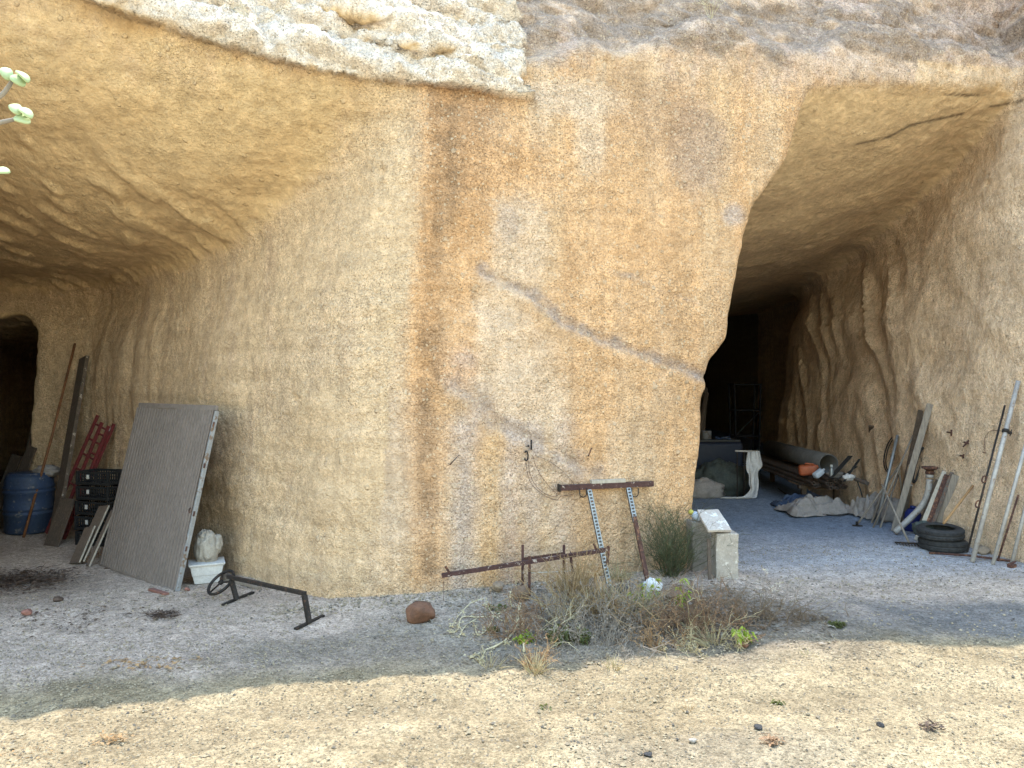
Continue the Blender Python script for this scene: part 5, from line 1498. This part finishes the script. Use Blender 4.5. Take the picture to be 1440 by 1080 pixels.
pole_with((1422, 796), (1470, 600), 0.02, M_POLE, 'slim pale pole nearest the right edge')
a, b = G(1306, 779), G(1424, 791)
thing_mesh('iron_rod', MB().tube([a + Z3 * .015, a.lerp(b, .5) + Vector((0, 0, .03)), b + Z3 * .015], .014, 7), M_RUST, 'rusty rod lying on the ground in front of the tyres', 'rod', a)
mb = MB(); c = G(1423, 798); mb.box(c + Z3 * .02, (.09, .05, .04), .4); mb.tube([c + Vector((-.05, 0, .03)), c + Vector((.06, .03, .06))], .012, 6)
thing_mesh('rusty_bracket', mb, M_RUST, 'rusty bracket at the foot of the pole nearest the right edge', 'bracket', c)
# tyres
def tyre(c, R0, hw, tilt, label, rz=0):
    root = empty('tyre', c, label, 'tyre', 'worn tyres stacked by the wall')
    prof = [(R0 * .60, -hw * .72), (R0 * .66, -hw * .95), (R0 * .82, -hw), (R0 * .95, -hw * .80), (R0 * .99, -hw * .55), (R0 * .975, -hw * .40), (R0, -hw * .30), (R0, -.008), (R0 * .975, -.004), (R0 * .975, .004), (R0, .008), (R0, hw * .30), (R0 * .975, hw * .40), (R0 * .99, hw * .55), (R0 * .95, hw * .80), (R0 * .82, hw), (R0 * .66, hw * .95), (R0 * .60, hw * .72)]
    b = MB(); n = 36; ax = Vector((tilt[0], tilt[1], 1)).normalized()
    b.lathe(Vector((0, 0, 0)), prof[:], n, True, ax)
    b.f = [f for f in b.f if len(f) == 4]; b.sm = [True] * len(b.f)
    o = b.build('carcass', M_RUBBER, root, 0, True); o.location = (0, 0, hw)
    sd = o.modifiers.new('t', 'SOLIDIFY'); sd.thickness = .012; sd.offset = -1
    b = MB(); b.lathe((0, 0, 0), [(R0 * .62, hw * .80), (R0 * .60, hw * .74), (R0 * .63, hw * .66)], n, True, ax); b.f = [f for f in b.f if len(f) == 4]; b.sm = [True] * len(b.f)
    o = b.build('bead', M_RUBBER, root, 0, True); o.location = (0, 0, hw)
    b = MB()
    for k in range(40):
        t = 2 * math.pi * k / 40; u = ax.cross(Vector((0, 1, 0))).normalized(); v = ax.cross(u)
        rad = u * math.cos(t) + v * math.sin(t); tg = -u * math.sin(t) + v * math.cos(t)
        for s in (-1, 1): b.bar(rad * (R0 - .004) + ax * s * hw * .32 - tg * .012, rad * (R0 - .004) + ax * s * hw * .55 + tg * .004, .022, .012, tg)
    o = b.build('tread', M_RUBBER, root, 0, True); o.location = (0, 0, hw); o['kind'] = 'stuff'
tc = G(1342, 780) + Vector((0.02, 0.29, 0)); tc.z = gz(tc.x, tc.y)
tyre(tc, 0.275, 0.075, (0.0, 0.0), 'lower one of two worn tyres lying flat by the wall')
tyre(tc + Vector((-0.035, -0.01, 0.155)), 0.27, 0.07, (-0.03, -0.06), 'upper worn tyre lying on the other tyre')
mb = MB(); crumple(mb, tc + Vector((-.10, .27, .22)), (.12, .07, .09), 33, .3, .25); thing_mesh('dark_bag', mb, M_GTARP, 'crumpled dark bag behind the tyres', 'bag', tc + Vector((-.1, .25, 0)))
stone(1385, 775, 24, 12, M_ROCKTAN, 'flat tan stone right of the tyres', 44)
# orange stick
p1 = R(1368, 683, .03); p0 = pix(1327, 736, p1.y - .35)
thing_mesh('wooden_stick', MB().tube([p0, p1], .015, 8), M_WOODYEL, 'honey coloured wooden handle leaning above the tyres', 'handle', p0)
# stack of boards
for i, (bx, by, tx, ty, w, th, m, lab) in enumerate([
        (1290, 752, 1320, 675, .07, .05, M_WOODDK, 'darkest short board at the left of the board stack'),
        (1288, 760, 1328, 663, .055, .04, M_WOODPALE, 'pale edged board in the board stack behind the tyres'),
        (1297, 760, 1332, 668, .07, .045, M_RUST, 'reddish brown beam in the board stack'),
        (1303, 760, 1339, 664, .045, .04, M_IRON, 'slim purplish grey beam in the board stack'),
        (1313, 758, 1344, 668, .085, .03, M_WOODGR, 'wide grey plank at the right of the board stack')]):
    lean_obj('board', (bx, by), (tx, ty), w, th, m, lab, 'board', (0.9, -.4, 0), 0.10 - .012 * i, GT)
# curved pipe with flange
yp = R(1307, 674).y - .16; yq = G(1258, 752).y
pts = bez([G(1258, 752) + Z3 * .03, pix(1282, 727, yq + (yp - yq) * .4), pix(1298, 709, yq + (yp - yq) * .75), pix(1305, 692, yp), pix(1307, 674, yp)], 6)
root = empty('curved_pipe', G(1258, 752), 'bent grey exhaust pipe with a round rusty flange on top', 'pipe')
MB().tube(pts, .042, 12).build('pipe', M_WOODGR if False else M_POLE, root)
c = pix(1307.5, 672, yp)
MB().lathe(c, [(.05, 0), (.05, .05)], 16).build('collar', M_POLE, root)
MB().lathe(c + Z3 * .05, [(.055, 0), (.06, .03), (.045, .05)], 16).build('band', M_RUST, root)
MB().lathe(c + Z3 * .10, [(.045, 0), (.075, .018), (.10, .03), (.105, .045), (.10, .055), (.03, .058)], 24).build('flange', M_RUST, root)
# planks and poles in the middle
lean_obj('plank', (1257, 747), (1308, 568), .085, .03, M_WOODGR, 'longest grey plank, its top highest on the right wall', 'plank', (0.9, -.4, 0), .05, GT)
lean_obj('plank', (1262, 735), (1295, 577), .075, .03, M_WOODDK, 'brown plank just behind the longest grey plank', 'plank', (0.9, -.4, 0), .04, GT)
lean_obj('plank', (1270, 735), (1280, 682), .055, .03, M_WOODGR, 'short grey plank in front of the blue can', 'plank', (0.9, -.4, 0), .3, GT)
lean_obj('plank', (1230, 697), (1226, 599), .10, .03, M_WOODDK, 'upright dark plank left of the wire hoop', 'plank', (0.8, -.6, 0), .05, GT)
lean_obj('thin_stick', (1228, 742), (1284, 612), .013, .01, M_WOODGR, 'thin straight stick crossing behind the hoe handle', 'stick', clear=.08, group=GT, tube=True)
lean_obj('thin_stick', (1238, 742), (1263, 668), .013, .01, M_WOODGR, 'short thin stick beside the hoe handle', 'stick', clear=.3, group=GT, tube=True)
lean_obj('thin_stick', (1226, 735), (1258, 640), .016, .01, M_WOODGR, 'grey stick standing under the wire hoop', 'stick', clear=.15, group=GT, tube=True)
lean_obj('thin_stick', (1272, 727), (1264, 657), .014, .01, M_WOODPALE, 'short pale stick tilted the other way', 'stick', clear=.35, group=GT, tube=True)
lean_obj('thin_stick', (1233, 738), (1262, 612), .022, .01, M_GALV, 'grey metal rod inside the wire hoop', 'rod', clear=.06, group=GT, tube=True)
def hoe(bp, tp, lab, topy, head):
    p0 = G(*bp) + Z3 * .02; p1 = pix(tp[0], tp[1], topy)
    root = empty('garden_tool', p0, lab, 'garden tool', GT)
    MB().tube([p0, p1], [.014, .012], 8).build('handle', M_WOODGR, root)
    if head == 'hoe':
        b = MB().bar(p0 + Vector((-.06, .02, -.01)), p0 + Vector((.07, -.03, -.01)), .012, .07, (0, 0, 1)); b.tube([p0 + Z3 * .05, p0], .02, 8)
        b.build('blade', M_DARKIRON, root)
    else:
        b = MB().bar(p0 + Vector((-.17, .04, .01)), p0 + Vector((.12, -.03, .01)), .025, .018); b.build('rake_head', M_DARKIRON, root)
        b = MB()
        for k in range(9):
            c = p0 + Vector((-.16 + k * .034, .038 - k * .0085, .01)); b.bar(c, c + Vector((-.01, -.07, -.02)), .008, .006)
        b.build('tines', M_DARKIRON, root)
hoe((1205, 740), (1274, 642), 'long hoe with grey handle, blade on the gravel at left', 11.5, 'hoe')
hoe((1279, 767), (1240, 681), 'rake leaning back with its head on the gravel', 10.6, 'rake')
# wire hoop (oval) and belt
c = R(1256, 638, .06); b = MB(); b.tube([c + Vector((.135 * math.cos(t) + .05 * math.sin(t), -.02 * math.sin(t), .30 * math.sin(t))) for t in np.linspace(0, 6.28, 33)[:-1]], .011, 6, False, True)
b.tube([c + Vector((.118 * math.cos(t) + .05 * math.sin(t), -.03 - .02 * math.sin(t), .28 * math.sin(t))) for t in np.linspace(0, 6.28, 33)[:-1]], .009, 6, False, True)
thing_mesh('hose_loop', b, M_DARKIRON, 'oval loop of dark hose hung over the grey rod', 'hose', c - Z3 * .3)
c = R(1291, 654, .05); b = MB(); b.tube([c + Vector((.04 * math.cos(t) + .07 * math.sin(t), -.01, .25 * math.sin(t))) for t in np.linspace(0, 6.28, 29)[:-1]], .016, 6, False, True)
thing_mesh('belt_loop', b, M_RUBBER, 'narrow black belt loop hanging right of the long planks', 'belt', c - Z3 * .25)
# blue can and grey sack behind the planks
p = R(1284, 715, .16); p.z = gz(p.x, p.y)
root = empty('blue_can', p, 'deep blue plastic can half hidden behind the planks', 'can')
MB().lathe(p, [(.10, 0), (.12, .02), (.125, .16), (.11, .26), (.06, .32)], 20).build('body', M_DEEPBLUE, root)
MB().lathe(p + Z3 * .32, [(.04, 0), (.04, .04)], 12).build('cap', M_DEEPBLUE, root)
p = R(1254, 718, .2); p.z = gz(p.x, p.y); mb = MB(); crumple(mb, p + Z3 * .16, (.2, .14, .2), 51, .25, .18); thing_mesh('grey_sack', mb, M_TARP, 'slumped grey sack between the sticks and the long planks', 'sack', p)
# wall hooks
def hook(px, py, pts, r, m, lab):
    a = R(px, py); b = MB()
    for seq in pts: b.tube([a + Vector(q) for q in seq], r, 6)
    thing_mesh('wall_hook', b, m, lab, 'hook', a, 'iron hooks in the right cave wall')
hook(1335, 608, [[(0, .05, 0), (0, -.05, 0)], [(0, -.05, -.045), (0, -.05, .04)], [(0, -.04, 0), (.07, -.03, -.03)]], .012, M_RUST, 'T shaped rusty hook, uppermost in the right wall')
hook(1358, 622, [[(0, .04, 0), (0, -.05, 0)], [(-.05, -.05, -.04), (.05, -.05, .05)], [(.0, -.05, .03), (.10, -.04, -.01)], [(-.05, -.05, .0), (.04, -.06, -.02)], [(.02, -.05, .05), (.03, -.05, -.04)], [(-.06, -.04, -.06), (-.01, -.06, .02)]], .010, M_RUST, 'tangle of rusty clips in the middle of the right wall')
hook(1353, 641, [[(0, .04, 0), (0, -.03, 0)], [(0, -.03, -.03), (.004, -.03, .025)]], .014, M_RUST, 'small lowest rusty stub below the tangle of clips')
face_tube('wire', [(1408, 606), (1393, 606), (1385, 616), (1384, 634)], .003, M_RUST, 'thin curved wire hanging left of the pole clamp', 'wire', .03, 4)
hook(1384, 636, [[(-.03, -.02, 0), (.04, -.02, -.015)]], .007, M_RUST, 'little bar at the end of the thin curved wire')

# stacked pipes on two supports
sup = []
rb = R(1175, 688)
X0 = 5.0
for y, lab in ((13.1, 'dark timber support under the near end of the pipes'), (16.3, 'dark timber support under the far end of the pipes')):
    g = gz(5.35, y); root = empty('timber_support', (5.35, y, g), lab, 'support')
    MB().box((5.35, y, g + .31), (.75, .09, .06)).build('beam', M_WOODDK, root, .004)
    for s in (-.28, .28): MB().box((5.35 + s, y, g + .14), (.08, .08, .28)).build('leg', M_WOODDK, root, .004)
zt = 0.345
k = 0
for layer, (n, x0) in enumerate(((10, 5.02), (9, 5.06), (7, 5.10))):
    for i in range(n):
        r_ = random.choice([.027, .03, .033])
        x = x0 + i * .066; z = zt + .033 + layer * .06
        ya = 12.35 + random.uniform(0, .5) + (0.25 if i < 3 else 0); yb_ = 17.6 + random.uniform(-.4, .6)
        a, b = Vector((x, ya, z)), Vector((x + .14 + random.uniform(-.02, .02), yb_, z + .01))
        mb = MB(); mb.tube([a, b], r_, 10, False); mb.tube([b, a], r_ * .72, 10, False)
        o = 0
        for kk in range(10):       # rim between outer and inner wall at the near end
            pass
        d = (b - a).normalized(); mb.lathe(a, [(r_ * .72, 0), (r_, 0)], 10, True, d)
        mb.f = [f for f in mb.f if len(f) == 4 or len(f) == 3]; mb.sm = [True] * len(mb.f)
        thing_mesh('steel_pipe', mb, M_IRON, 'brown steel pipe in the pile along the right wall', 'pipe', a, 'steel pipes piled along the right cave wall')
a, b = Vector((5.55, 12.25, .60)), Vector((6.0, 11.75, .52))
thing_mesh('steel_pipe', MB().tube([pix(1178, 664, 12.9), pix(1220, 680, 11.95)], .032, 10), M_IRON, 'single grey pipe lying across the pile end to the wall', 'pipe', a, None)
# big tube
a, b = Vector((5.44, 12.95, .555 + .168)), Vector((5.52, 16.1, .575 + .168))
a.z = b.z = zt + .15 + .066 + .168
mb = MB(); d = (b - a).normalized(); LN = (b - a).length
mb.lathe(a, [(.150, LN), (.168, LN), (.168, 0.0), (.150, 0.0), (.150, LN)], 32, True, d)
mb.f = [f for f in mb.f if len(f) == 4]; mb.sm = [True] * len(mb.f)
thing_mesh('large_tube', mb, M_RAIL if False else weathered('grey_tube', (0.15, 0.15, 0.155), (0.11, 0.11, 0.115), .6, .1, 4), 'wide hollow grey tube lying on top of the pipe pile', 'tube', a - Z3 * .168)
zp = zt + .033 + 2 * .06 + .033
# orange can on its side
c = Vector((5.08, 12.95, zp + .095)); root = empty('orange_can', c - Z3 * .095, 'dirty orange plastic jerrycan lying on the pipes', 'jerrycan')
import bmesh
def rbox(c, size, rot, bev):
    me = bpy.data.meshes.new('body'); bm = bmesh.new(); bmesh.ops.create_cube(bm, size=1.0)
    for v in bm.verts: v.co = Vector((v.co.x * size[0], v.co.y * size[1], v.co.z * size[2]))
    bmesh.ops.bevel(bm, geom=bm.edges[:], offset=bev, segments=4, profile=.5, affect='EDGES')
    for f in bm.faces: f.smooth = True
    bm.to_mesh(me); bm.free(); return me
me = rbox(c, (.30, .22, .18), 0, .05); me.materials.append(M_ORANGEPL); o = bpy.data.objects.new('body', me); COL.objects.link(o); o.parent = root; o.location = (0, 0, .095); o.rotation_euler = (0, -.12, -.25)
MB().lathe((.12, -.06, .15), [(.03, 0), (.03, .035)], 12, True, (.9, -.3, .2)).build('cap', M_ORANGEPL, root, 0, True)
MB().tube([(-.08, -.08, .19), (-.07, -.09, .215), (.05, -.11, .205), (.06, -.1, .18)], .012, 6).build('handle', M_ORANGEPL, root, 0, True)
c = Vector((5.13, 12.62, zp)); root = empty('white_jug', c, 'white plastic jug tipped over beside the orange jerrycan', 'jug')
me = rbox(c, (.19, .12, .10), 0, .035); me.materials.append(M_PALEBLUE); o = bpy.data.objects.new('body', me); COL.objects.link(o); o.parent = root; o.location = (0, 0, .07); o.rotation_euler = (0.1, -.55, .3)
MB().lathe((.085, .02, .125), [(.02, 0), (.02, .03)], 10, True, (.8, .2, .5)).build('cap', M_PALEBLUE, root, 0, True)
c = Vector((5.34, 12.6, zp)); root = empty('metal_bottle', c, 'slim silver bottle standing upright on the pipe ends', 'bottle')
MB().lathe(c, [(.032, 0), (.034, .01), (.034, .13), (.022, .165), (.016, .18)], 16).build('body', M_GALV, root)
MB().lathe(c + Z3 * .18, [(.022, 0), (.022, .035), (.018, .04)], 12).build('cap', M_WHITEPL, root)
c = Vector((5.52, 12.35, zp)); mb = MB(); crumple(mb, c + Z3 * .04, (.09, .06, .045), 61, .35, .3, 22, 14); thing_mesh('white_bag', mb, M_CLOTH, 'small crumpled white bag on the pipe ends', 'bag', c)
c = Vector((5.45, 12.7, zp)); mb = MB(); crumple(mb, c + Z3 * .05, (.12, .06, .05), 62, .35, .3, 22, 14); thing_mesh('grey_bag', mb, M_TARP, 'small crumpled grey bag by the mouth of the wide tube', 'bag', c)
for i, (x0, y0, z0, x1, y1, z1, w, lab) in enumerate(((5.30, 12.55, zp, 5.68, 12.65, zp + .36, .12, 'wide black rubber strip slanting up over the pipes'), (5.42, 12.3, zp - .02, 5.74, 12.45, zp + .33, .05, 'narrow black strip slanting in front of the wide one'), (5.36, 12.4, zp, 5.72, 12.5, zp + .2, .03, 'thin dark lath on the pipe ends'))):
    stick('rubber_strip', (x0, y0, z0), (x1, y1, z1), w, .015, M_RUBBER, lab, 'strip', (0.3, -1, .2))
# tarpaulins and cable on the floor
def sheet(cx, cy, sx, sy, hgt, seed, rz, m, name, label, n=30):
    u = np.linspace(-1, 1, n); U, Vv = np.meshgrid(u, u, indexing='ij')
    ca, sa = math.cos(rz), math.sin(rz)
    f = np.abs(vnoise(U * 2.1 + seed, Vv * 2.1, 0, 700 + seed)) + .5 * np.abs(vnoise(U * 4.5, Vv * 4.5 + seed, 0, 710 + seed))
    edge = np.clip(1.15 - np.maximum(np.abs(U), np.abs(Vv)) ** 3, 0, 1)
    zz = hgt * (.06 + f) * edge
    ux = U * sx * (1 + .12 * vnoise(U * 1.5, Vv * 1.5, 2, seed)); vy = Vv * sy * (1 + .18 * vnoise(U * 1.5, Vv * 1.5, 5, seed))
    X = cx + ux * ca - vy * sa; Y = cy + ux * sa + vy * ca
    vs = [(float(a), float(b), gz(float(a), float(b)) + float(c_) + .006) for a, b, c_ in zip(X.ravel(), Y.ravel(), zz.ravel())]
    fs = [(i * n + j, (i + 1) * n + j, (i + 1) * n + j + 1, i * n + j + 1) for i in range(n - 1) for j in range(n - 1)]
    o = thing_mesh(name, MB().add(vs, fs, False), m, label, 'tarpaulin', (cx, cy, gz(cx, cy)))
    sd = o.modifiers.new('t', 'SOLIDIFY'); sd.thickness = .004
    return o
sheet(5.0, 12.35, .55, .38, .24, 3, .1, M_TARP, 'grey_tarp', 'stiff grey tarpaulin folded on the floor below the pipes')
sheet(5.65, 12.0, .28, .30, .32, 7, .3, M_TARP, 'grey_tarp', 'smaller grey tarpaulin heaped against the right wall')
sheet(5.0, 12.9, .5, .25, .2, 9, .0, M_BLUEPL, 'blue_tarp', 'dark blue plastic sheet behind the folded grey tarpaulin')
def cable(pxs, r, lab):
    pp = bez([G(*q) + Z3 * .02 if len(q) == 2 else Vector(q) for q in pxs], 6)
    thing_mesh('cable', MB().tube(pp, r, 6), M_RUBBER, lab, 'cable', pp[0])
cable([(1104, 716), (1140, 723), (1185, 726), (1210, 714), (5.62, 12.1, .3), (5.6, 12.25, .55)], .012, 'black cable curling around the folded grey tarpaulin')
cable([(1094, 688), (1108, 698), (1124, 703)], .012, 'short black cable on the blue floor left of the tarpaulin')

# white cloth over a post, tarps and dark gear
g0 = G(1046, 701)
root = empty('cloth_rack', g0, 'dark iron post with a pale crossbar standing in the right cave', 'post')
tp_ = pix(1047, 634, g0.y); MB().tube([g0, tp_], .016, 8).build('post', M_DARKIRON, root)
MB().bar(pix(1034, 634, g0.y), pix(1066, 635, g0.y - .02), .03, .03).build('crossbar', M_POLE, root)
MB().bar(pix(1036.5, 636, g0.y), pix(1037, 700, g0.y + .02), .02, .02).build('post', M_DARKIRON, root)
# cloth: two drapes over the crossbar falling to the floor, with a trailing tail
n, mrows = 26, 40
cl = [(1051, 636, 1068, 634), (1049, 650, 1070, 645), (1050, 662, 1072, 655), (1053, 668, 1066, 664), (1053, 680, 1067, 678), (1055, 688, 1066, 690), (1045, 698, 1062, 701), (1030, 699, 1045, 704), (1013, 697, 1020, 703)]
vs = []; fs = []
rowsL = bez([Vector((a, b, 0)) for a, b, _, _ in cl], 5); rowsR = bez([Vector((c_, d_, 0)) for _, _, c_, d_ in cl], 5)
for i, (l, r2) in enumerate(zip(rowsL, rowsR)):
    for k in range(n):
        u = k / (n - 1); q = l.lerp(r2, u)
        y = g0.y - .08 + .10 * (abs(vnoise(u * 3.6 + .04 * i, i * .05, 0, 801).item()) + .5 * vnoise(u * 8, i * .09, 3, 802).item()) * (1 if i < 30 else .6) - (0.05 if i > 28 else 0)
        p = pix(q.x, q.y, y)
        gg = gz(p.x, p.y) + .008 + .025 * abs(math.sin(u * 9)) * (i > 28)
        if p.z < gg or i > 33: p.z = gg
        vs.append(p)
for i in range(len(rowsL) - 1):
    for k in range(n - 1): fs.append((i * n + k, i * n + k + 1, (i + 1) * n + k + 1, (i + 1) * n + k))
o = thing_mesh('white_cloth', MB().add(vs, fs, True), M_CLOTH, 'long white cloth hung on the crossbar, its tail trailing on the floor', 'cloth', g0); sd = o.modifiers.new('t', 'SOLIDIFY'); sd.thickness = .004
mb = MB(); c = on_ground(3.95, 14.3); crumple(mb, c + Z3 * .22, (.48, .26, .36), 71, .3, .2, 36, 22, -.6); thing_mesh('green_tarp', mb, M_GTARP, 'dark green tarpaulin heap beside the hanging white cloth', 'tarpaulin', c)
mb = MB(); c = on_ground(3.55, 14.0); crumple(mb, c + Z3 * .12, (.35, .2, .2), 73, .3, .2, 30, 18, -.6); thing_mesh('dark_heap', mb, M_TARP, 'low grey brown heap of sacking by the pillar edge', 'sacking', c)
# dark blue tank with odds and ends on top
c = on_ground(4.1, 15.3); root = empty('dark_tank', c, 'dark blue square tank in the gloom of the right cave', 'tank')
me = rbox(c, (1.0, .7, .95), 0, .08); me.materials.append(weathered('navy', (0.012, 0.018, 0.04), (0.018, 0.024, 0.045), .6)); o = bpy.data.objects.new('body', me); COL.objects.link(o); o.parent = root; o.location = (0, 0, .48)
MB().box((0, 0, .98), (.9, .6, .05)).build('lid', M_BLACKPL, root, .01, True)
c2 = c + Vector((-.18, -.1, 1.005)); thing_mesh('paint_tin', MB().lathe(c2, [(.10, 0), (.10, .16), (.105, .165), (.09, .165)], 18), M_RAIL, 'round grey tin on the dark blue tank', 'tin', c2)
c2 = c + Vector((.15, -.12, 1.005)); mb = MB(); mb.tube([c2 + Vector((.14 * math.cos(t), .12 * math.sin(t), .02 + .02 * math.sin(3 * t))) for t in np.linspace(0, 6.28, 21)[:-1]], .018, 6, False, True); thing_mesh('hose_coil', mb, M_BLUEPL, 'coil of blue hose lying on the dark tank', 'hose', c2)
# tall dark frame
c = on_ground(5.0, 16.2); root = empty('metal_rack', c, 'tall narrow dark metal rack deep in the right cave', 'rack')
for sx, sy in ((-.28, -.2), (.28, -.2), (.28, .2), (-.28, .2)):
    MB().bar(c + Vector((sx * .8, sy, 0)), c + Vector((sx, sy, 2.12)), .03, .03).build('post', M_GLOOM, root)
for z in (.4, 1.0, 1.55, 2.1):
    b = MB()
    for (x0, y0, x1, y1) in ((-.28, -.2, .28, -.2), (.28, -.2, .28, .2), (.28, .2, -.28, .2), (-.28, .2, -.28, -.2)): b.bar(c + Vector((x0, y0, z)), c + Vector((x1, y1, z)), .03, .025)
    b.build('shelf_frame', M_GLOOM, root)
MB().bar(c + Vector((-.28, -.21, 1.0)), c + Vector((.28, -.21, 1.55)), .02, .02).build('brace', M_GLOOM, root)
for i, (x, y, h, a_, lab) in enumerate(((4.0, 17.0, 1.9, .25, 'dark post leaning in the depth of the right cave near the pillar'), (4.5, 17.4, 1.7, -.3, 'dark post crossing the other one in the depth'), (4.3, 17.2, 2.0, .1, 'third dark post standing almost upright in the depth'))):
    g = on_ground(x, y); stick('dark_post', g, g + Vector((a_ * h, .3, h)), .08, .05, M_WOODDK, lab, 'post')

# cracks of the right cave's ceiling: slim dark fissure bodies let into the rock
# ================================================================ loose gravel on the yard (uncountable)
def gravel(name, n, xr, yr, smin_, smax, m, label, seed, dens=None):
    rs = np.random.default_rng(seed)
    X = rs.uniform(*xr, n * 3); Y = rs.uniform(*yr, n * 3)
    keep = (np.abs(X) < 0.74 * Y + 0.4)
    if dens is not None: keep &= rs.random(n * 3) < dens(X, Y)
    X, Y = X[keep][:n], Y[keep][:n]; n = len(X)
    from_z = gh(X, Y)
    s = smin_ + (smax - smin_) * rs.random(n) ** 2.5
    ico = np.array([(0, 0, 1), (1, 0, 0), (0, 1, 0), (-1, 0, 0), (0, -1, 0), (0, 0, -.6)], np.float32)
    tri = np.array([(0, 1, 2), (0, 2, 3), (0, 3, 4), (0, 4, 1), (5, 2, 1), (5, 3, 2), (5, 4, 3), (5, 1, 4)], np.int32)
    V = np.repeat(ico[None], n, 0) * (1 + rs.uniform(-.35, .35, (n, 6, 3)))
    a = rs.uniform(0, 6.28, n); ca, sa = np.cos(a)[:, None], np.sin(a)[:, None]
    vx = V[..., 0] * ca - V[..., 1] * sa; vy = V[..., 0] * sa + V[..., 1] * ca
    sc = s[:, None] * .5
    vv = np.stack([X[:, None] + vx * sc, Y[:, None] + vy * sc * .9, from_z[:, None] + .004 + V[..., 2] * sc * .75], -1)
    T = tri[None] + (np.arange(n) * 6)[:, None, None]
    me = mesh_np(name, vv.reshape(-1, 3), T.reshape(-1, 3).astype(np.int32), False)
    val = np.repeat(rs.random(n).astype(np.float32), 6)
    at = me.attributes.new('rnd', 'FLOAT', 'POINT'); at.data.foreach_set('value', val)
    me.materials.append(m)
    o = bpy.data.objects.new(name, me); COL.objects.link(o)
    return tag(o, label, 'gravel', None, 'stuff')
m, nt, b = new_mat('loose_gravel')
at = nt.nodes.new('ShaderNodeAttribute'); at.attribute_name = 'rnd'
cr = nt.nodes.new('ShaderNodeValToRGB'); cr.color_ramp.interpolation = 'LINEAR'
els = cr.color_ramp.elements
els[0].position = 0; els[0].color = (0.08, 0.075, 0.07, 1)
els[1].position = 1; els[1].color = (0.34, 0.285, 0.205, 1)
for p_, c_ in ((.12, (.14, .12, .10)), (.4, (.22, .18, .13)), (.75, (.265, .22, .155))):
    el = els.new(p_); el.color = (*c_, 1)
L(nt, at.outputs['Fac'], cr.inputs['Fac']); L(nt, cr.outputs['Color'], b.inputs['Base Color'])
b.inputs['Roughness'].default_value = .95; b.inputs['Specular IOR Level'].default_value = .12
gravel('gravel', 26000, (-4.6, 4.6), (3.75, 6.2), .005, .019, m, 'loose pale gravel on the sunlit part of the yard', 1)
gravel('gravel', 16000, (-7, 7), (5.2, 9.8), .007, .024, m, 'loose pale gravel on the shaded ground before the caves', 2, lambda X, Y: (Y < face_line(X) + 1.2) * (1 - .85 * np.exp(-((X - 4.3) / 1.5) ** 2 - ((Y - 6.7) / .6) ** 2)) * (1 - .6 * np.exp(-((X - 1.3) / 1.4) ** 2 - ((Y - 6.5) / .8) ** 2)))
gravel('gravel', 5000, (-2.2, 2.4), (6.5, 8.3), .008, .035, m, 'crumbled stone bits along the foot of the rock face', 4, lambda X, Y: np.exp(-((Y - face_line(X) + .1) / .16) ** 2))
gravel('gravel', 2200, (-3.5, 5.5), (3.9, 8.0), .018, .036, m, 'coarser loose stones strewn over the yard', 3, lambda X, Y: .25 + .75 * (vnoise(X * 1.2, Y * 1.2, 0, 900) > .1))
